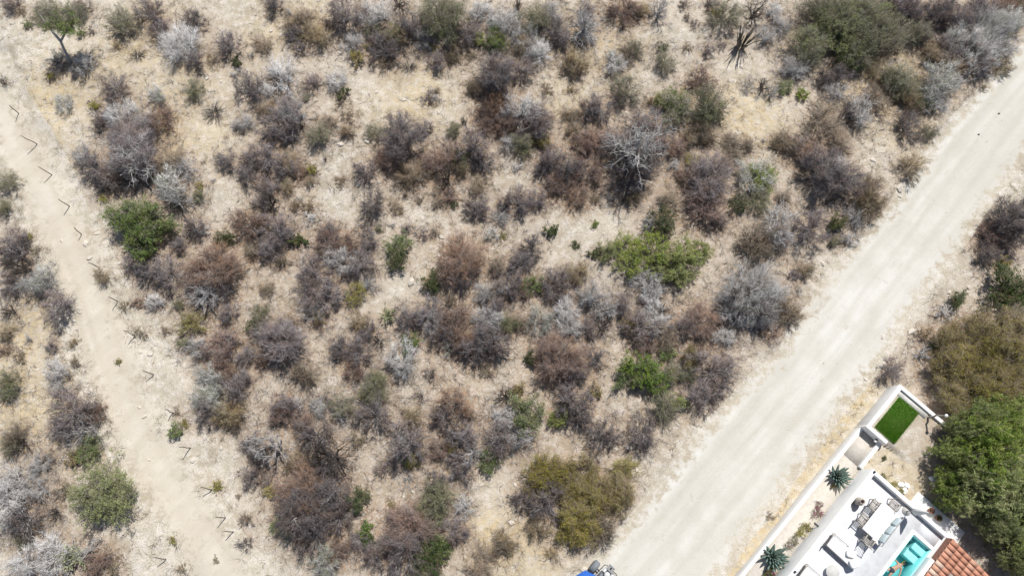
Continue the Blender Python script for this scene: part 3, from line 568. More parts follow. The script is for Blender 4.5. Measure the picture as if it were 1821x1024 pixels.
link('gravel', mk_mesh('gravel', [(*stones_mesh(X, Y, sz), 0)], [MAT['stone']]), kind='stuff', label='loose pale pebbles strewn over the ground', category='gravel')
# dry grass
sx = np.array([P(p[0], p[1]) for p in STRAW]); sr = np.array([p[2]/PX_M for p in STRAW])
def sdens(x, y, a, b):
    d = np.zeros_like(x)
    for (q, r) in zip(sx, sr): d += np.exp(-((x-q[0])**2+(y-q[1])**2)/r**2)
    d = .55*d*sstep(.35, .6, vnoise(x, y, .8, 14))+.95*np.exp(-((b+.8-.03*a)/.5)**2)*(a > 0)*(a < 22)*sstep(.3, .6, vnoise(x, y, .9, 15))
    d = d+.05*sstep(.45, .7, vnoise(x, y, 1.1, 16))
    return np.where(inroad(a, b) & (b < roadR(a)-1.6), 0, d)*np.where(np.abs(track_d(x, y)) < 1.0, .15, 1)
X, Y = scatter(90000, sdens); n = len(X); rep = 4
X = np.repeat(X, rep)+RNG.normal(0, .05, n*rep); Y = np.repeat(Y, rep)+RNG.normal(0, .05, n*rep); A = np.stack([X, Y, ground_h(X, Y)-.01], -1)
D = RNG.normal(0, .5, (n*rep, 3)); D[:, 2] = 1; L = RNG.uniform(.06, .22, n*rep)[:, None]; Bp = A+D*L
S = np.stack([-D[:, 1], D[:, 0], 0*D[:, 0]], -1); S /= np.maximum(np.linalg.norm(S, axis=1, keepdims=True), 1e-6)
V = np.stack([A-S*.006, A+S*.006, Bp], 1).reshape(-1, 3)
link('dry_grass', mk_mesh('dry_grass', [(V, np.arange(len(V)).reshape(-1, 3), 0)], [MAT['straw']]), kind='stuff', label='short straw-coloured dry grass', category='grass')
# fallen twigs, dead leaves and low brush between the shrubs
def brush(x, y, a, b): return np.where(inroad(a, b) | (np.abs(track_d(x, y)) < 1.5), 0, .25+.75*sstep(.40, .66, vnoise(x, y, 1.5, 20)))
X, Y = scatter(48000, brush); n = len(X); A = np.stack([X, Y, ground_h(X, Y)+.01], -1); D = RNG.normal(0, 1, (n, 3)); D[:, 2] = np.abs(D[:, 2])*.15
link('fallen_twigs', mk_mesh('fallen_twigs', [(*spikes(A, A+D*RNG.uniform(.08, .3, (n, 1)), np.full(n, .007)), 0)], [MAT['tw_b']]), kind='stuff', label='fallen dry twigs littering the ground', category='twigs')
pl = [q for q in PLACED if q[0] in 'rpYMbGgot']; w = np.array([{'r': 3., 'p': 1., 'Y': 1.3, 'b': .8, 'M': 1, 'G': .6, 'g': .7, 'o': .6, 't': .5}[q[0]]*q[3]**2 for q in pl]); idx = RNG.choice(len(pl), 105000, p=w/w.sum())
pc = np.array([[q[1], q[2], q[3]] for q in pl])[idx]; X = pc[:, 0]+RNG.normal(0, .72, len(idx))*pc[:, 2]; Y = pc[:, 1]+RNG.normal(0, .72, len(idx))*pc[:, 2]
a, b = toW(X, Y); ok = ~inroad(a, b) & ~((a > -.2) & (b > -.2)); X, Y = X[ok], Y[ok]
link('leaf_litter', mk_mesh('leaf_litter', [(*blades(RNG, np.stack([X, Y, ground_h(X, Y)+.015], -1), .06, .6, 3.0), 0)], [MAT['litter']]), kind='stuff', label='rust-brown dead leaves under the shrubs', category='leaf litter')
def low_brush(name, n1, n2, mats, label, hmin, hmax, kinds):
    X, Y = scatter(n1, lambda x, y, a, b: .6*brush(x, y, a, b)); src = [q for q in PLACED if q[0] in kinds]
    w = np.array([q[3] for q in src]); c = np.array([[q[1], q[2], q[3]] for q in src])[RNG.choice(len(src), n2, p=w/w.sum())]
    th = RNG.uniform(0, 6.28, n2); d = c[:, 2]*RNG.uniform(.6, 1.7, n2); X2 = c[:, 0]+np.cos(th)*d; Y2 = c[:, 1]+np.sin(th)*d; a, b = toW(X2, Y2)
    ok = ~inroad(a, b) & ~((a > -.3) & (b > -.3)) & (np.abs(track_d(X2, Y2)) > 1.3); X = np.concatenate([X, X2[ok]]); Y = np.concatenate([Y, Y2[ok]])
    n = len(X); rp_ = 11; R0 = np.repeat(RNG.uniform(hmin, hmax, n), rp_); X = np.repeat(X, rp_); Y = np.repeat(Y, rp_); A = np.stack([X, Y, ground_h(X, Y)-.01], -1)
    D = RNG.normal(0, .7, (n*rp_, 3)); D[:, 2] = RNG.uniform(.2, 1, n*rp_); A2 = A+np.stack([D[:, 0], D[:, 1], 0*X], -1)*.15*R0[:, None]
    link(name, mk_mesh(name, [(*spikes(A2, A2+D*R0[:, None], np.full(n*rp_, .0085)), 0)], [mats]), kind='stuff', label=label, category='brush')
low_brush('low_brush', 7500, 5400, MAT['tw_b'], 'low dry khaki brush covering the ground between shrubs', .12, .40, 'bryo')
low_brush('low_grey_brush', 3200, 7200, MAT['tw_p'], 'low grey wiry brush filling the gaps round bare shrubs', .15, .48, 'pgrt')
low_brush('low_pale_brush', 1600, 3500, MAT['tw_g'], 'low pale grey stalks between the shrubs', .12, .42, 'gPot')

# single rocks
def rock_mesh(i):
    rng = np.random.default_rng(60+i); b = bmesh.new(); bmesh.ops.create_icosphere(b, subdivisions=2, radius=1)
    pl = runit(rng, 9)
    for v in b.verts:
        c = np.array(v.co)
        for q in pl:
            d = c@q
            if d > .62: c = c-q*(d-.62)
        v.co = Vector(c*np.array([1.25, .85, .62]))+Vector(rng.normal(0, .03, 3))
    me = bpy.data.meshes.new('rock'); b.to_mesh(me); b.free(); me.materials.append(MAT['rock']); return me
ROCKS = [rock_mesh(i) for i in range(4)]
rk = [(153, 434, 7), (110, 428, 4), (160, 459, 5), (212, 469, 4), (250, 626, 5), (267, 631, 5), (132, 571, 3.5), (174, 415, 5), (300, 405, 3), (456+826/SC, 342+478/SC, 8), (456+985/SC, 342+238/SC, 5), (456+585/SC, 755/SC, 5), (456+450/SC, 770/SC, 7), (456+130/SC, 190/SC, 5), (456+80/SC, 165/SC, 4), (912+255/SC, 348/SC, 5.5), (912+1215/SC, 355/SC, 5), (912+605/SC, 600/SC, 4), (1365+700/SC, 342+20/SC, 4), (1365+155/SC, 342+295/SC, 4), (1365+410/SC, 342+60/SC, 4), (1365+295/SC, 342+380/SC, 5), (1365+760/SC, 342+742/SC, 7), (1365+612/SC, 342+768/SC, 4), (1365+520/SC, 342+995/SC, 4), (1365+700/SC, 1000/SC, 9), (1605, 328, 6), (1365+560/SC, 855/SC, 5), (1365+965/SC, 342+532/SC, 4), (1365+1070/SC, 342+505/SC, 4.5), (880+712/SC, 682+340/SC, 6), (880+640/SC, 682+345/SC, 4), (880+85/SC, 682+737/SC, 5), (880+105/SC, 682+537/SC, 4), (880+175/SC, 682+447/SC, 4), (880+757/SC, 682+462/SC, 4), (1038, 1012, 6), (456+98/SC, 682+607/SC, 6), (456+1355/SC, 682+738/SC, 4), (456+835/SC, 682+575/SC, 3.5), (456+783/SC, 682+602/SC, 3), (742/SC, 682+127/SC, 3.5), (770/SC, 682+175/SC, 4.5), (797/SC, 682+405/SC, 3), (1025/SC, 682+410/SC, 5), (1175/SC, 682+342/SC, 4), (1305/SC, 682+170/SC, 6), (1100/SC, 420/SC, 4), (1175/SC, 435/SC, 3), (50/SC, 342+112/SC, 6), (1365+1150/SC, 488/SC, 3.5), (1321+1058/2.926, 674+262/2.926, 5), (1321+1098/2.926, 674+270/2.926, 4), (1321+1030/2.926, 674+210/2.926, 4), (456+640/SC, 490/SC, 4), (456+785/SC, 535/SC, 5), (456+755/SC, 608/SC, 4), (456+970/SC, 600/SC, 4)]
for i, (px, py, r) in enumerate(rk):
    x, y = P(px, py); z = gh(x, y); x, y = P(px, py, z); z = gh(x, y); s = r/PX_M
    zn = zone(x, y); lab = ('large ' if r >= 5 else 'small ')+'pale limestone rock lying '+zn
    o = link('rock', ROCKS[i % 4], label=lab, category='rock', group=lab+'s'); o.location = (x, y, z+s*.18); o.rotation_euler = (0, 0, rr.uniform(0, 6)); o.scale = (s, s, s*.9)
for px, py in [(1365+1230/SC, 607/SC), (1365+1122/SC, 718/SC)]:
    x, y = P(px, py); o = link('stone', ROCKS[1], label='dark grey stone lying on the open gravel road', category='stone', group='dark stones on the road'); o.location = (x, y, gh(x, y)+.04); o.scale = (.09, .08, .08)
    o.data = ROCKS[1].copy(); o.data.materials[0] = MAT['bark_dark']

# fence posts along the track: pixel of the base, of the top
MAT['post'] = mat_plain('weathered_post', (.22, .185, .155), .9, .2, 12)
posts = [(200/SC, 768/SC, 115/SC, 725/SC), (280/SC, 932/SC, 205/SC, 888/SC), (370/SC, 342+75/SC, 310/SC, 342+36/SC), (432/SC, 342+226/SC, 385/SC, 342+180/SC), (535/SC, 342+402/SC, 460/SC, 342+370/SC), (625/SC, 342+580/SC, 570/SC, 342+555/SC), (720/SC, 342+765/SC, 660/SC, 342+735/SC), (820/SC, 342+970/SC, 752/SC, 342+945/SC), (922/SC, 682+156/SC, 872/SC, 682+136/SC), (1018/SC, 682+342/SC, 955/SC, 682+338/SC), (1130/SC, 682+567/SC, 1062/SC, 682+548/SC), (1202/SC, 682+713/SC, 1145/SC, 682+709/SC), (1247/SC, 682+788/SC, 1185/SC, 682+786/SC), (885/SC, 682+935/SC, 805/SC, 682+910/SC), (100/SC, 605/SC, 45/SC, 558/SC)]
for px, py, tx, ty in posts:
    x, y = P(px, py); z = gh(x, y); x, y = P(px, py, z); q = P(tx, ty, z+1.25)
    d = q-np.array([x, y]); d *= min(1, .35/max(.01, np.linalg.norm(d)))
    hh = rr.uniform(.85, 1.1); j1, j2 = rr.uniform(-.05, .05), rr.uniform(-.05, .05)
    m = MB().tube([[0, 0, -.15], [d[0]*.35+j1, d[1]*.3, .4*hh], [d[0]*.7, d[1]*.72+j2, .85*hh], [d[0], d[1], 1.25*hh]], [.034, .03, .028, .02], 7)
    o = m.build('fence_post', MAT['post'], label='crooked weathered wooden fence post standing beside the dirt track', category='post', group='fence posts along the track'); o.location = (x, y, z)

# ------------------------------------------------------------------ villa
MAT['white'] = mat_plain('white_stucco', (.84, .835, .82), .85, .045, 1.7, bmp=.004)
MAT['floor'] = mat_plain('terrace_plaster', (.62, .63, .65), .8, .09, 1.6)
MAT['bed'] = mat_plain('sandy_bed', (.56, .52, .46), .95, .08, 5, bmp=.03)
MAT['cloth'] = mat_plain('white_cloth', (.82, .81, .79), .9, .03, 4)
MAT['cushion'] = mat_plain('blue_grey_cloth', (.48, .56, .58), .9, .08, 8)
MAT['wood'] = mat_plain('grey_teak', (.47, .43, .39), .8, .2, 14)
MAT['clay'] = mat_plain('aged_clay', (.50, .44, .38), .9, .2, 7, bmp=.01)
MAT['clay_red'] = mat_plain('clay_brown', (.25, .13, .09), .9, .15, 9)
MAT['dark'] = mat_plain('dark_metal', (.05, .05, .06), .5, .1, 9)
MAT['teal'] = mat_plain('pool_plaster', (.30, .64, .65), .6, .05, 2)
MAT['step'] = mat_plain('pool_step', (.55, .84, .84), .6, .04, 2)
MAT['concrete'] = mat_plain('pale_concrete', (.56, .55, .52), .9, .1, 3)
def at(a, b, z): q = Wp(a, b); return (q[0], q[1], z)
def vthing(name, label, cat, a, b, z, rot=0.0, group=None): return thing(name, label, cat, at(a, b, z), THETA+rot, group)
# local axes of everything below: x = b (away from the road), y = -a (up along the wall)
gw = vthing('garden_wall', 'white rendered garden wall stepping down along the gravel road', 'wall', 0, 0, 0)
MB().box(0, .24, -3.3, 0, -.3, 1.5).build('tall_wall', MAT['white'], gw, .02)
MB().box(.24, 3.9, -.22, -.003, -.3, 1.497).build('end_wall', MAT['white'], gw, .02)
MB().box(0, 1.5, -3.52, -3.3, -.3, 1.503).build('cross_wall', MAT['white'], gw, .02)
MB().box(1.28, 1.5, -5.5, -3.52, -.3, .98).build('inner_wall', MAT['white'], gw, .02)
MB().box(.003, .21, -22, -3.52, -.3, .82).build('low_wall', MAT['white'], gw, .02)
m = MB(); m.box(.21, 1.28, -5.5, -3.52, .2, .7); m.box(.21, 1.5, -22, -5.5, .2, .7); o = m.build('garden_bed', MAT['bed'], kind='structure', label='sandy planting bed between wall and villa'); o.location = at(0, 0, 0); o.rotation_euler = (0, 0, THETA)
# lawn
o = MB().box(.45, 1.9, -3.1, -.6, .5, 1.36).build('lawn', mat_plain('lawn_soil', (.09, .19, .03), .9, .3, 20), kind='structure', label='rectangle of mown green lawn inside the wall corner'); o.location = at(0, 0, 0); o.rotation_euler = (0, 0, THETA)
MAT['grass'] = mat_var('lawn_blade', [(.07, .17, .02), (.12, .27, .03), (.22, .36, .06)], .7, .05, .3, patch=(.26, .30, .09), pf=.7)
n = 14000; lx = RNG.uniform(.44, 1.91, n)+RNG.normal(0, .035, n); ly = RNG.uniform(-3.11, -.59, n)+RNG.normal(0, .035, n); A = np.stack([lx, ly, np.full(n, 1.355)], -1); D = RNG.normal(0, .5, (n, 3)); D[:, 2] = 1
S = RNG.normal(0, 1, (n, 3)); S[:, 2] = 0; S /= np.linalg.norm(S, axis=1, keepdims=True); V = np.stack([A-S*.008, A+S*.008, A+D*RNG.uniform(.03, .08, (n, 1))], 1).reshape(-1, 3)
o = link('lawn_grass', mk_mesh('lawn_grass', [(V, np.arange(len(V)).reshape(-1, 3), 0)], [MAT['grass']]), kind='stuff', label='short green lawn grass', category='grass'); o.location = at(0, 0, 0); o.rotation_euler = (0, 0, THETA)
o = MB().box(.245, 2.35, -.6, -.225, 1.0, 1.345).build('gravel_path', MAT['concrete'], kind='structure', label='pale path strip beside the lawn'); o.location = at(0, 0, 0); o.rotation_euler = (0, 0, THETA)

# villa block with roof terrace and pool opening (a 6.75-11, b 5.45-6.7)
hs = vthing('villa', 'white flat-roofed villa with a plastered roof terrace and low parapets', 'house', 5.5, 1.5, 0)
# local: x = b-1.5, y = -(a-5.5)
m = MB(); FZ = 2.0
m.box(.02, 3.95, -16, -.02, -.3, FZ); m.box(3.95, 5.2, -1.25, -.02, -.3, FZ); m.box(3.95, 5.2, -16, -5.6, -.3, FZ); m.box(5.2, 5.46, -16, -.02, -.3, FZ)
m.build('terrace', [MAT['floor']], hs)
MB().box(0, .24, -16, 0, -.3, FZ+.35).build('parapet', MAT['white'], hs, .025)
MB().box(.24, 5.25, -.24, -.003, -.3, FZ+.347).build('parapet', MAT['white'], hs, .025)
MB().box(5.2, 5.45, -16, -1.75, FZ, FZ+.5).build('pool_wall', MAT['white'], hs, .02)
MB().box(3.75, 3.95, -5.8, -1.05, FZ, FZ+.05).build('coping', MAT['white'], hs, .01)
MB().box(3.95, 5.2, -1.25, -1.05, FZ, FZ+.05).build('coping', MAT['white'], hs, .01)
for (x, y) in [(.12, -.12), (.12, -7.6)]:
    l = MB().lathe([(.02, 0), (.05, .02), (.07, .08), (.05, .14), (.01, .16)], 12).build('lamp', MAT['dark'], hs, smooth=True); l.location = (x, y, FZ+.35)
sp = MB().tube([[0, 0, 0], [-.28, 0, -.04]], [.06, .06], 10).build('drain_spout', MAT['dark'], hs); sp.location = (0, -4.5, 1.25)
m = MB()      # pool shell
m.box(3.95, 4.0, -5.6, -1.25, .5, FZ-.004); m.box(5.15, 5.2, -5.6, -1.25, .5, FZ-.004); m.box(4.0, 5.15, -1.30, -1.25, .5, FZ-.004); m.box(4.0, 5.15, -5.6, -5.55, .5, FZ-.004); m.box(4.0, 5.15, -5.55, -1.30, .5, .8)
pool = vthing('swimming_pool', 'narrow turquoise plunge pool with steps in the white terrace', 'pool', 5.5, 1.5, 0)
m.build('pool_shell', MAT['teal'], pool)
MB().box(4.42, 5.15, -1.85, -1.30, .8, 1.70).build('step', MAT['step'], pool, .01)
MB().box(4.42, 5.15, -2.40, -1.85, .8, 1.45).build('step', MAT['step'], pool, .01)
MB().lathe([(.03, 0), (.09, .01), (.09, .03), (.03, .035)], 16).build('pool_light', MAT['white'], pool).location = (4.2, -1.45, 1.55)
mw, nt, b_ = nodes('pool_water'); nt.nodes.remove(b_)
tr = N(nt, 'ShaderNodeBsdfTransparent'); tr.inputs[0].default_value = (.74, .95, .96, 1); gl = N(nt, 'ShaderNodeBsdfGlossy'); gl.inputs['Roughness'].default_value = .05
fr = N(nt, 'ShaderNodeFresnel', IOR=1.33); mx = nt.nodes.new('ShaderNodeMixShader'); nt.links.new(fr.outputs[0], mx.inputs[0]); nt.links.new(tr.outputs[0], mx.inputs[1]); nt.links.new(gl.outputs[0], mx.inputs[2])
nt.links.new(mx.outputs[0], nt.nodes['Material Output'].inputs[0])
pos = nt.nodes.new('ShaderNodeNewGeometry').outputs['Position']; bp = N(nt, 'ShaderNodeBump', Strength=.25, Distance=.03); nt.links.new(noise(nt, pos, 4, 2), bp.inputs['Height']); nt.links.new(bp.outputs[0], gl.inputs['Normal']); nt.links.new(bp.outputs[0], fr.inputs['Normal'])
xs2 = np.linspace(4.002, 5.148, 2)
wm = mk_mesh('pool_water', [(np.array([[4.002, -5.548, 1.9], [5.148, -5.548, 1.9], [5.148, -1.302, 1.9], [4.002, -1.302, 1.9]]), np.array([[0, 1, 2, 3]]), 0)], [mw])
o = link('pool_water', wm, kind='structure', label='clear turquoise pool water'); o.location = at(5.5, 1.5, 0); o.rotation_euler = (0, 0, THETA)

# tiled roof beyond the pool wall
tr_ = vthing('tiled_roof', 'sloping terracotta barrel-tile roof next to the pool wall', 'roof', 5.6, 6.93, 0)
MAT['deck'] = mat_plain('roof_underlay', (.16, .08, .06), .9, .1, 5); SL = math.tan(math.radians(12)); RZ = 2.62
V = np.array([[0, -9, RZ-.05], [6, -9, RZ-.05-6*SL], [6, 0, RZ-.05-6*SL], [0, 0, RZ-.05], [0, -9, 1.0], [6, -9, .3], [6, 0, .3], [0, 0, 1.0]])
m = MB(); m.c.append((V, np.array([[0, 1, 2, 3], [7, 6, 5, 4], [0, 4, 5, 1], [1, 5, 6, 2], [2, 6, 7, 3], [3, 7, 4, 0]]), 0)); m.build('roof_deck', MAT['deck'], tr_)
mt, nt, b_ = nodes('terracotta'); oi = nt.nodes.new('ShaderNodeObjectInfo'); r = nt.nodes.new('ShaderNodeValToRGB'); r.color_ramp.interpolation = 'CONSTANT'
el = r.color_ramp.elements; el[0].color = (.50, .225, .145, 1); el[1].position = .3; el[1].color = (.56, .27, .18, 1)
for p_, c_ in [(.55, (.46, .20, .125)), (.80, (.54, .29, .20)), (.90, (.62, .47, .37)), (.975, (.30, .25, .23))]:
    e = el.new(p_); e.color = (*c_, 1)
nt.links.new(oi.outputs['Random'], r.inputs[0]); tc = nt.nodes.new('ShaderNodeTexCoord').outputs['Object']
nt.links.new(mixc(nt, rng_map(nt, noise(nt, tc, 9, 4), .35, .7, 0, .35), r.outputs[0], (.58, .40, .30)), b_.inputs['Base Color']); b_.inputs['Roughness'].default_value = .85
TW, TL = .30, .50; na = 7; an = np.linspace(0, math.pi, na); V = []
for s_, lift in ((0, .0), (1, .025)):
    for th in (0, 1):
        V += [[(TL+.06)*s_, (TW*.47-.012*th)*-math.cos(q)*(1-.06*(1-s_)), (.085-.014*th)*math.sin(q)+lift*.8] for q in an]
V = np.array(V); F = []
for q in range(na-1): F += [[q, q+1, 2*na+q+1, 2*na+q], [na+q, 3*na+q, 3*na+q+1, na+q+1], [q, na+q, na+q+1, q+1], [2*na+q, 2*na+q+1, 3*na+q+1, 3*na+q]]
tile = mk_mesh('tile', [(V, np.array(F), 0)], [mt]); tile.shade_smooth()
for i in range(17):
    for j in range(11):
        o = link('tile', tile, tr_); o.location = (j*TL-.03, -(i+.5)*TW, RZ-.04-j*TL*SL+rr.uniform(-.004, .004)); o.rotation_euler = (0, math.atan(SL), rr.uniform(-.012, .012))

# terrace furniture
def slat_chair(a, b, rot, label, group=None):
    c = vthing('slatted_chair', label, 'chair', a, b, FZ, rot, group)       # faces +x, back at -x
    for x in (-.22, .22):
        for y in (-.26, .26): MB().box(x-.022, x+.022, y-.022, y+.022, 0, .43).build('leg', MAT['wood'], c)
    for y in (-.26, .26):
        MB().tube([[-.22, y, .44], [-.27, y, .7], [-.36, y*.96, .98]], .022, 6).build('back_post', MAT['wood'], c)
        MB().box(-.26, .24, y-.03, y+.03, .63, .66).build('armrest', MAT['wood'], c)
        MB().box(.20, .24, y-.02, y+.02, .43, .63).build('arm_support', MAT['wood'], c)
    for q in range(6): MB().box(-.24+q*.085, -.185+q*.085, -.28, .28, .43, .455).build('seat_slat', MAT['wood'], c)
    MB().tube([[-.36, -.27, .97], [-.385, 0, 1.01], [-.36, .27, .97]], .026, 6).build('top_rail', MAT['wood'], c)
    for q in range(5):
        y = -.18+q*.09; MB().tube([[-.235, y, .46], [-.28, y, .7], [-.37, y, .98]], .012, 5).build('back_slat', MAT['wood'], c)
slat_chair(7.18, 2.70, 0, 'grey slatted wooden armchair at the long side of the white table, next to the urn')
slat_chair(8.28, 2.70, 0, 'grey slatted wooden armchair at the long side of the white table, farther from the urn')
slat_chair(8.95, 3.58, math.pi/2, 'grey slatted wooden armchair at the table end facing the daybeds')
slat_chair(6.38, 3.5, -math.pi/2, 'grey slatted wooden armchair at the table end next to the parapet')
tb = vthing('dining_table', 'long white dining table on the roof terrace', 'table', 7.72, 3.24, FZ)
MB().box(-.40, .40, -1.0, 1.0, .70, .75).build('tabletop', MAT['cloth'], tb, .01)
for x in (-.33, .33):
    for y in (-.92, .92): MB().box(x-.03, x+.03, y-.03, y+.03, 0, .70).build('leg', MAT['wood'], tb)
bn = vthing('bench', 'wooden bench with white seat along the far side of the dining table', 'bench', 7.7, 3.95, FZ)
MB().box(-.24, .22, -1.05, 1.05, .36, .44).build('seat', MAT['cloth'], bn, .02)
for x in (-.2, .2):
    for y in (-1.0, 1.0): MB().box(x-.03, x+.03, y-.03, y+.03, 0, .36).build('leg', MAT['wood'], bn)
MB().tube([[.26, -1.05, .40], [.28, -1.05, .72], [.28, 1.05, .72], [.26, 1.05, .40]], .025, 6).build('back_frame', MAT['wood'], bn)
for i, (a, lb) in enumerate([(7.05, 'blue-grey cushion on the bench end next to the parapet'), (7.68, 'blue-grey cushion in the middle of the bench'), (8.30, 'blue-grey cushion on the bench end facing the daybeds')]):
    o = MB().box(-.08, .08, -.27, .27, 0, .36).build('cushion', MAT['cushion'], None, .05, True, label=lb, category='cushion'); o.location = at(a, 4.02, FZ+.455); o.rotation_euler = (0, .38, THETA+.1*(i-1))
def daybed(a, b, label):
    d = vthing('daybed', label, 'daybed', a, b, FZ)
    MB().box(-.85, .85, -.38, .38, .22, .30).build('base', MAT['wood'], d)
    for x in (-.8, .8):
        for y in (-.34, .34): MB().box(x-.03, x+.03, y-.03, y+.03, 0, .22).build('leg', MAT['wood'], d)
    MB().box(-.82, .84, -.36, .36, .302, .44).build('mattress', MAT['cloth'], d, .035, True)
    MB().tube([[-.88, -.4, .25], [-.93, -.4, .72], [-.93, .4, .72], [-.88, .4, .25]], .025, 6).build('head_frame', MAT['wood'], d)
    for q in range(6): MB().tube([[-.885, -.3+q*.12, .3], [-.93, -.3+q*.12, .72]], .014, 5).build('head_slat', MAT['wood'], d)
    MB().tube([[-.88, .4, .55], [.1, .42, .55], [.12, .42, .28]], .022, 6).build('side_rail', MAT['wood'], d)
daybed(10.4, 2.85, 'wooden daybed with white mattress and loose pillows beside the round table')
daybed(12.75, 2.75, 'wooden daybed with white mattress at the corner by the parapet lamp')
for (a, b, s, rz, lb) in [(10.2, 3.3, (.30, .22), .5, 'white pillow leaning on the daybed near the middle'), (10.5, 3.72, (.27, .25), 1.0, 'white pillow at the foot end of the daybed')]:
    bm = bmesh.new(); bmesh.ops.create_uvsphere(bm, u_segments=20, v_segments=10, radius=1)
    for v in bm.verts:
        x, y, z = v.co; f = lambda q: math.copysign(abs(q)**.55, q); v.co = (f(x)*s[0], f(y)*s[1], z*.11)
    me = bpy.data.meshes.new('pillow'); bm.to_mesh(me); bm.free(); me.shade_smooth(); me.materials.append(MAT['cloth'])
    o = link('pillow', me, label=lb, category='pillow'); o.location = at(a, b, FZ+.535); o.rotation_euler = (0, .12, THETA+rz)
rt = vthing('round_table', 'low round pale table between the two daybeds', 'table', 11.65, 3.2, FZ)
MB().lathe([(.01, .30), (.36, .30), (.38, .32), (.36, .345), (.01, .345)], 32).build('tabletop', MAT['concrete'], rt)
MB().lathe([(.16, 0), (.10, .06), (.09, .24), (.16, .30)], 20).build('pedestal', MAT['concrete'], rt, smooth=True)
o = MB().lathe([(.0, .0), (.17, .0), (.215, .14), (.24, .34), (.22, .55), (.15, .70), (.125, .76), (.15, .80), (.135, .81), (.10, .76), (.11, .68), (.16, .5), (.0, .3)], 28).build('urn', [MAT['clay']], None, 0, True, label='tall aged clay urn standing alone on the white terrace', category='urn'); o.location = at(7.55, 1.98, FZ)
pr = vthing('parasol', 'closed white parasol standing against the terrace parapet', 'parasol', 5.98, 4.4, FZ)
MB().lathe([(.25, 0), (.25, .05), (.05, .08), (.03, .2)], 20).build('base', MAT['concrete'], pr)
MB().tube([[0, 0, .1], [0, 0, 2.3]], .022, 8).build('pole', MAT['wood'], pr)
cn = MB(); n_ = 16; prf = [(.11, .85), (.17, .95), (.15, 1.3), (.10, 1.7), (.06, 2.1), (.02, 2.32)]
V = np.array([[r_*(1+.25*(q % 2))*math.cos(q*2*math.pi/n_), r_*(1+.25*(q % 2))*math.sin(q*2*math.pi/n_), z_] for r_, z_ in prf for q in range(n_)])
cn.c.append((V, np.array([[i*n_+q, i*n_+(q+1) % n_, (i+1)*n_+(q+1) % n_, (i+1)*n_+q] for i in range(5) for q in range(n_)]), 0)); cn.build('canopy', MAT['cloth'], pr)

# planting round the villa
MAT['agave'] = mat_var('agave_leaf', [(.07, .12, .10), (.12, .18, .15), (.20, .27, .225)], .55, .1)
def agave(a, b, R, label):
    rng = np.random.default_rng(int(a*10)); t = vthing('agave', label, 'agave', a, b, .69); t.rotation_euler = (rng.uniform(-.16, .16), rng.uniform(-.16, .16), THETA+a); n = 40+int(a) % 9
    for i in range(n):
        f = i/n; th = i*2.39996; el = math.radians(12+70*f); L = R*(1.05-.45*f)*rng.uniform(.9, 1.08); w = .085*R/.75
        V = []; dh = np.array([math.cos(th), math.sin(th), 0]); sd_ = np.array([-math.sin(th), math.cos(th), 0])
        for q, (s_, ww) in enumerate([(0, .55), (.25, .9), (.55, 1.), (.8, .6), (1, .02)]):
            e2 = el+.25*s_*(1-f); p = dh*L*s_*math.cos(e2)+np.array([0, 0, .12+L*s_*math.sin(e2)]); nrm = np.cross(dh*math.cos(e2)+np.array([0, 0, math.sin(e2)]), sd_)
            V += [p-sd_*w*ww-nrm*.03*ww, p-nrm*-.012, p+sd_*w*ww-nrm*.03*ww, p+nrm*.03*ww*1.2]
        F = [[q*4+c, q*4+(c+1) % 4, (q+1)*4+(c+1) % 4, (q+1)*4+c] for q in range(4) for c in range(4)]
        m = MB(); m.c.append((np.array(V), np.array(F), 0)); m.build('leaf', MAT['agave'], t)
    MB().lathe([(.02, -.02), (.12, 0), (.13, .15), (.05, .3)], 12).build('heart', MAT['agave'], t)
agave(6.85, .70, .88, 'blue-green agave rosette in the bed beside the villa corner')
agave(13.1, .74, 1.0, 'blue-green agave rosette in the bed at the lower end of the low wall')
MAT['pink'] = mat_var('bougainvillea_bract', [(.45, .04, .20), (.62, .08, .33)], .6, .1, .3)
def small_plant(kind, a, b, z, R, label, name, cat='plant', flowers=0):
    z = gh(*Wp(a, b)) if (z > 1 or a > 11.2 and b < 0) else z; v = variant(kind, 'S', 0); t = vthing(name, label, cat, a, b, z, rr.uniform(0, 6)); t.scale = (R/v[0],)*3
    put_parts(t, v[2:], ('branches', 'twigs', 'foliage'))
    if flowers:
        rng = np.random.default_rng(int(a*100)); C = runit(rng, flowers)*.38*rng.random((flowers, 1))**.4; C[:, 2] = np.abs(C[:, 2])*.8+.1
        link('flowers', mk_mesh('flowers', [(*blades(rng, C, .09, .9), 0)], [MAT['pink']]), t)
small_plant('b', 9.3, 1.15, .68, .45, 'dry bed shrub with pink blossoms against the villa wall', 'flowering_shrub', flowers=26)
small_plant('r', 8.9, .95, .68, .32, 'small withered shrub with few pink blossoms in the bed', 'flowering_shrub', flowers=14)
small_plant('y', 10.4, 1.15, .68, .36, 'yellow-green bed plant below the drain spout', 'bed_plant')
small_plant('y', 10.9, 1.05, .68, .40, 'ochre-green bed plant halfway along the villa wall', 'bed_plant')
small_plant('o', 11.5, 1.1, .68, .40, 'olive-green bed plant along the villa wall', 'bed_plant')
small_plant('b', 12.0, 1.05, .68, .34, 'dry brown bed plant between villa wall and lower agave', 'bed_plant')
small_plant('y', 7.35, .95, .68, .28, 'small yellow-green plant at the foot of the upper agave', 'bed_plant')
small_plant('D', 14.0, 1.15, .68, .55, 'dark green bougainvillea with magenta blossoms below the lower agave', 'bougainvillea', flowers=40)
small_plant('b', 11.3, -.6, 0, .34, 'dry straw tuft outside the low wall on the road verge', 'dry_tuft')
small_plant('D', 4.1, 2.1, 1.3, .2, 'tiny dark green cactus-like plant alone on the straw yard', 'yard_plant')
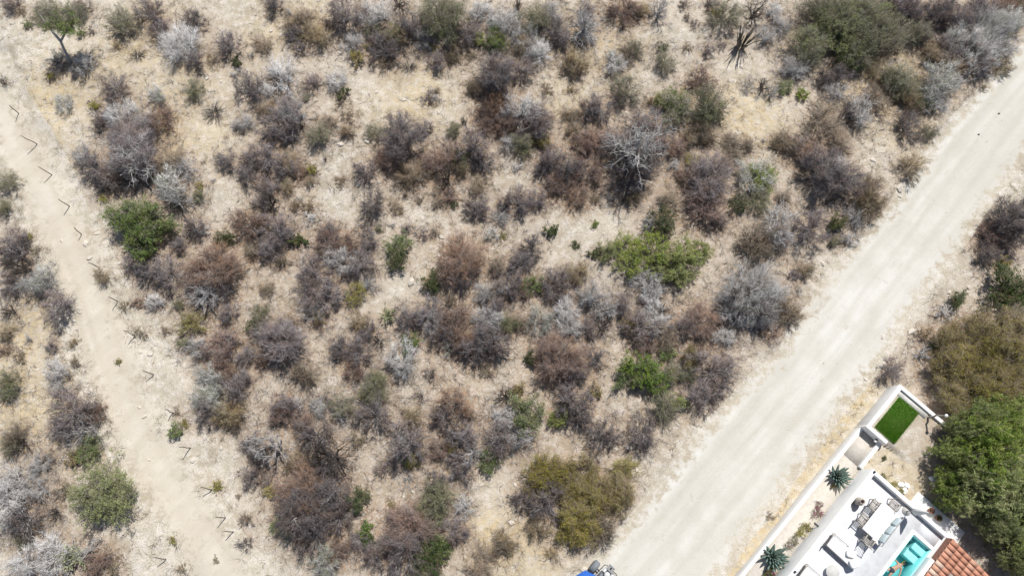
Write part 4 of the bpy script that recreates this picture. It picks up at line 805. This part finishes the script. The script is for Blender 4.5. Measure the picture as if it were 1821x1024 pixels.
small_plant('L', 5.05, 2.6, 1.3, .26, 'magenta bougainvillea at the outer side of the parapet corner', 'bougainvillea', flowers=34)
small_plant('y', 5.1, 3.2, 1.3, .34, 'yellow-green bush along the outer side of the parapet', 'yard_plant')
small_plant('L', 5.1, 3.75, 1.3, .24, 'small bougainvillea with magenta blossoms by the white rocks', 'bougainvillea', flowers=26)
for i, (a, b, s) in enumerate([(4.75, 3.6, .22), (4.9, 3.95, .2), (4.55, 3.85, .18), (3.2, 4.75, .24), (3.0, 5.05, .2), (3.45, 4.95, .17), (3.3, 5.3, .2)]):
    o = link('white_rock', ROCKS[i % 4].copy(), label='white painted rock beside the bougainvillea by the parapet' if i < 3 else 'white painted rock at the foot of the feathery green tree', category='rock', group='white rocks by the parapet' if i < 3 else 'white rocks by the tree'); o.data.materials[0] = MAT['white']; o.location = at(a, b, gh(*Wp(a, b))+.1); o.scale = (s, s, s*.9); o.rotation_euler = (0, 0, i)
o = MB().box(0, 3.3, -1.1, 0, .2, 1.42).build('side_ledge', MAT['white'], None, .02, label='low white plastered ledge outside the parapet with two pots', category='ledge'); o.location = at(4.4, 4.55, 0); o.rotation_euler = (0, 0, THETA)
for a, b, k, lb in [(4.85, 5.6, None, 'empty brown clay pot on the white ledge'), (4.9, 6.15, 'D', 'brown clay pot with a dark green plant on the white ledge')]:
    t = vthing('flower_pot', lb, 'pot', a, b, 1.42)
    MB().lathe([(.0, 0), (.11, 0), (.16, .26), (.18, .27), (.18, .31), (.145, .31), (.13, .24), (.0, .24)], 22).build('pot', MAT['clay_red'], t, smooth=False)
    if k:
        v = variant(k, 'S', 1); f = link('plant', v[4], t); f.location = (0, 0, .2); f.scale = (.34, .34, .4)
cp = vthing('lamp_post', 'crooked driftwood post with a white lamp cap beside the garden end wall', 'post', .42, 2.45, 1.25)
MB().tube([[0, 0, 0], [.06, .05, .5], [-.02, .08, .9], [.1, .1, 1.3], [.14, .12, 1.6]], [.07, .06, .055, .05, .045], 9).build('post', MAT['wood'], cp, smooth=True)
MB().lathe([(.02, 1.58), (.09, 1.6), (.1, 1.68), (.05, 1.74), (.01, 1.75)], 14, (.14, .12)).build('lamp_cap', MAT['white'], cp, smooth=True)
wl = vthing('wall_lamp', 'small pale lamp on the shaded side of the cross wall', 'lamp', 3.60, 1.05, 1.1)
MB().box(-.05, .05, -.02, .075, -.1, .1).build('bracket', MAT['dark'], wl); MB().lathe([(.02, -.02), (.09, 0), (.1, .06), (.03, .12)], 14, (0, -.09)).build('shade', MAT['white'], wl, smooth=True)

# ------------------------------------------------------------------ bather floating on the back in the pool
def skin_chain(name, nodes_, edges, mat, parent, sub=2):
    me = bpy.data.meshes.new(name); me.from_pydata([n_[0] for n_ in nodes_], edges, []); me.update()
    o = link(name, me, parent); md = o.modifiers.new('skin', 'SKIN'); md.use_smooth_shade = True
    if not me.skin_vertices: 
        bpy.context.view_layer.objects.active = o; bpy.ops.mesh.customdata_skin_add()
    for i, n_ in enumerate(nodes_):
        sv = me.skin_vertices[0].data[i]; rx = n_[1]; sv.radius = rx if isinstance(rx, tuple) else (rx, rx); sv.use_root = (i == 0)
    s = o.modifiers.new('sub', 'SUBSURF'); s.levels = sub; s.render_levels = sub
    dg = bpy.context.evaluated_depsgraph_get(); ev = bpy.data.meshes.new_from_object(o.evaluated_get(dg)); o.modifiers.clear(); o.data = ev
    ev.materials.clear(); ev.materials.append(mat); ev.shade_smooth(); return o
MAT['skin'] = mat_plain('tanned_skin', (.42, .27, .19), .5, .06, 8); MAT['hair'] = mat_plain('dark_hair', (.03, .022, .018), .6, .1, 20)
MAT['trunks'] = mat_plain('dark_swimwear', (.05, .055, .07), .8, .1, 10); MAT['lime'] = mat_plain('lime_plastic', (.45, .55, .06), .4, .05, 5)
hp = P(1588.5, 1012, 1.93); hd = P(1609, 999.5, 1.93); rz = math.atan2(hd[1]-hp[1], hd[0]-hp[0])
pe = thing('person', 'person in dark swimwear and diving mask floating on the back in the pool', 'person', (hp[0], hp[1], 1.88), rz)
nd = [((0, 0, 0), (.15, .10)), ((.15, 0, .01), (.13, .095)), ((.33, 0, .03), (.15, .11)), ((.46, 0, .03), (.12, .085)), ((.54, 0, .03), .058), ((.60, 0, .045), .075), ((.70, 0, .05), (.088, .10)), ((.77, 0, .05), .07),
      ((.45, .17, .02), .062), ((.42, .36, .0), .046), ((.26, .52, -.01), .038), ((.21, .56, -.01), .034),
      ((.44, -.17, .02), .062), ((.25, -.36, .0), .046), ((.03, -.47, -.01), .036), ((-.03, -.50, -.01), .034),
      ((-.10, .095, -.01), .095), ((-.48, .17, -.04), .066), ((-.88, .22, -.05), .042), ((-.93, .22, .0), .04), ((-.97, .23, .10), .028),
      ((-.10, -.095, -.01), .095), ((-.46, -.22, -.04), .066), ((-.84, -.36, -.05), .042), ((-.89, -.37, .0), .04), ((-.93, -.39, .10), .028)]
ed = [(0, 1), (1, 2), (2, 3), (3, 4), (4, 5), (5, 6), (6, 7), (3, 8), (8, 9), (9, 10), (10, 11), (3, 12), (12, 13), (13, 14), (14, 15), (0, 16), (16, 17), (17, 18), (18, 19), (19, 20), (0, 21), (21, 22), (22, 23), (23, 24), (24, 25)]
# five fingers on each hand, rooted in the palm
for wi, (wx, wy), (dx, dy) in ((11, (.21, .56), (-.72, .60)), (15, (-.03, -.50), (-.87, -.35))):
    for f in range(5):
        o_ = (f-2)*.019; L = [.045, .075, .082, .076, .058][f]
        if f == 0: L = .05
        ax, ay = -dy, dx; i0_ = len(nd); sgn = -1 if f == 0 else 1
        bx_, by_ = wx+dx*(.045 if f else .0)+ax*o_*(1.6 if f == 0 else 1), wy+dy*(.045 if f else .0)+ay*o_*(1.6 if f == 0 else 1)
        nd += [((bx_, by_, -.01), .010), ((bx_+dx*L*.55+ax*o_*.3, by_+dy*L*.55+ay*o_*.3, .0), .009), ((bx_+dx*L+ax*o_*.45, by_+dy*L+ay*o_*.45, -.008), .0075)]
        ed += [(wi, i0_), (i0_, i0_+1), (i0_+1, i0_+2)]
skin_chain('body', nd, ed, MAT['skin'], pe)
def ell(name, c, s, mat, parent):
    b = bmesh.new(); bmesh.ops.create_uvsphere(b, u_segments=18, v_segments=12, radius=1)
    for v in b.verts: v.co = Vector((c[0]+v.co.x*s[0], c[1]+v.co.y*s[1], c[2]+v.co.z*s[2]))
    me = bpy.data.meshes.new(name); b.to_mesh(me); b.free(); me.shade_smooth(); me.materials.append(mat); return link(name, me, parent)
ell('hair', (.755, 0, .03), (.075, .095, .10), MAT['hair'], pe); ell('nose', (.655, 0, .155), (.022, .014, .022), MAT['skin'], pe); ell('mouth', (.622, 0, .125), (.008, .025, .008), MAT['clay_red'], pe)
MB().box(.665, .725, -.075, .075, .10, .165).build('diving_mask', MAT['dark'], pe, .015); MB().tube([[.63, .02, .14], [.64, .10, .13], [.72, .125, .16], [.80, .13, .30]], .013, 8).build('snorkel', MAT['lime'], pe)
ell('swim_trunks', (-.06, 0, .0), (.17, .185, .118), MAT['trunks'], pe)

# ------------------------------------------------------------------ blue-topped buggy at the road side
MAT['tyre'] = mat_plain('dusty_tyre', (.24, .26, .285), .9, .25, 20); MAT['bluecloth'] = mat_plain('blue_canvas', (.03, .13, .50), .7, .08, 3); MAT['sky_panel'] = mat_plain('light_blue_panel', (.25, .62, .85), .5, .05, 3); MAT['pale_metal'] = mat_plain('pale_plastic', (.62, .64, .64), .5, .1, 10)
q = P(1077, 1002, .8)-(.5*-WV+.5*np.array([WV[1], -WV[0]]))
bg_ = thing('off_road_buggy', 'off-road buggy with blue top and open engine cage parked beside the gravel road', 'buggy', (q[0], q[1], gh(q[0], q[1])), math.atan2(-WV[1], -WV[0]))
# x forward
def wheel(x, y):
    w = thing('wheel', '', '', (x, y, .35)); w.parent = bg_
    for k_ in ('label', 'category'): del w[k_]
    w.rotation_euler = (math.pi/2, 0, 0)
    MB().lathe([(.17, -.17), (.29, -.18), (.34, -.14), (.355, 0), (.34, .14), (.29, .18), (.17, .17)], 28).build('tyre', MAT['tyre'], w, smooth=True)
    MB().lathe([(.02, -.10), (.165, -.10), (.165, .10), (.02, .10)], 18).build('rim', MAT['pale_metal'], w)
    m = MB()
    for i in range(22):
        th = i*2*math.pi/22
        for s_ in (-1, 1): m.tube([[.35*math.cos(th), .35*math.sin(th), s_*.02], [.34*math.cos(th+.12), .34*math.sin(th+.12), s_*.15]], .02, 4)
    m.build('tread', MAT['tyre'], w)
for x, y in [(-.05, .82), (-.05, -.78), (-2.1, .72), (-2.1, -.68)]: wheel(x, y)
MB().tube([[-.05, -.80, .32], [-.05, .84, .32]], .045, 8).build('axle', MAT['dark'], bg_)
m = MB(); m.box(-2.5, .05, -.36, .40, .30, .48); m.build('chassis', MAT['dark'], bg_, .03)
MB().tube([[-.40, -.47, .72], [.40, -.47, .80], [.50, -.38, .80], [.50, .42, .80], [.40, .51, .80], [-.40, .55, .72]], .022, 8).build('cage_rail', MAT['dark'], bg_, smooth=True)
MB().tube([[-.40, -.40, .66], [.36, -.40, .70], [.43, -.33, .70], [.43, .36, .70], [.36, .43, .70], [-.40, .46, .66]], .018, 8).build('cage_rail', MAT['pale_metal'], bg_, smooth=True)
for y in (-.42, .46): MB().tube([[.42, y, .42], [.46, y, .79]], .018, 6).build('cage_post', MAT['dark'], bg_)
MB().box(-.28, .30, -.16, .18, .40, .58).build('engine_block', MAT['dark'], bg_, .03)
MB().lathe([(.02, .60), (.17, .60), (.18, .66), (.14, .72), (.02, .73)], 18, (.10, .0)).build('fan_housing', MAT['pale_metal'], bg_, smooth=True)
for x, y in [(-.14, .24), (.20, .26), (-.14, -.24), (.22, -.26)]: MB().box(x-.11, x+.11, y-.075, y+.075, .46, .61).build('cylinder_head', MAT['pale_metal'] if x > 0 else MAT['tyre'], bg_, .02)
MB().tube([[.30, -.3, .5], [.38, -.2, .62], [.38, .22, .62], [.30, .32, .5]], .035, 8).build('exhaust_pipe', MAT['pale_metal'], bg_, smooth=True)
MB().tube([[-.25, .05, .6], [-.1, -.12, .68], [.02, -.28, .62]], .025, 6).build('intake_hose', MAT['tyre'], bg_)
MB().box(.56, .68, -.14, .26, .42, .56).build('silencer', MAT['tyre'], bg_, .03); MB().box(.44, .57, .0, .1, .46, .50).build('silencer_bracket', MAT['dark'], bg_)
for x, y in [(-.5, .5), (-.5, -.42), (-2.0, .7), (-2.0, -.5)]: MB().tube([[x+.06, y*.8, .45], [x-.06, y, 1.66]], .022, 8).build('roof_post', MAT['dark'], bg_)
V = np.array([[-.33, .56, 1.68], [-.55, 1.25, 1.62], [-1.3, 1.5, 1.60], [-2.3, 1.1, 1.62], [-2.3, -.75, 1.62], [-.40, -.62, 1.66], [-1.2, .3, 1.74]]); m = MB()
V2 = V.copy(); V2[:, 2] -= .04; m.c.append((np.concatenate([V, V2]), np.array([[i, (i+1) % 6, 6] for i in range(6)]+[[(i+1) % 6+7, i+7, 13] for i in range(6)]+[[i, i+7, (i+1) % 6+7] for i in range(6)]+[[i, (i+1) % 6+7, (i+1) % 6] for i in range(6)]), 0)); m.build('canvas_roof', MAT['bluecloth'], bg_)
MB().box(-.72, -.44, .34, .66, 1.70, 1.73).build('roof_panel', MAT['sky_panel'], bg_)
MB().box(-1.6, -1.1, -.45, .45, .48, .62).build('seat', MAT['dark'], bg_, .04)
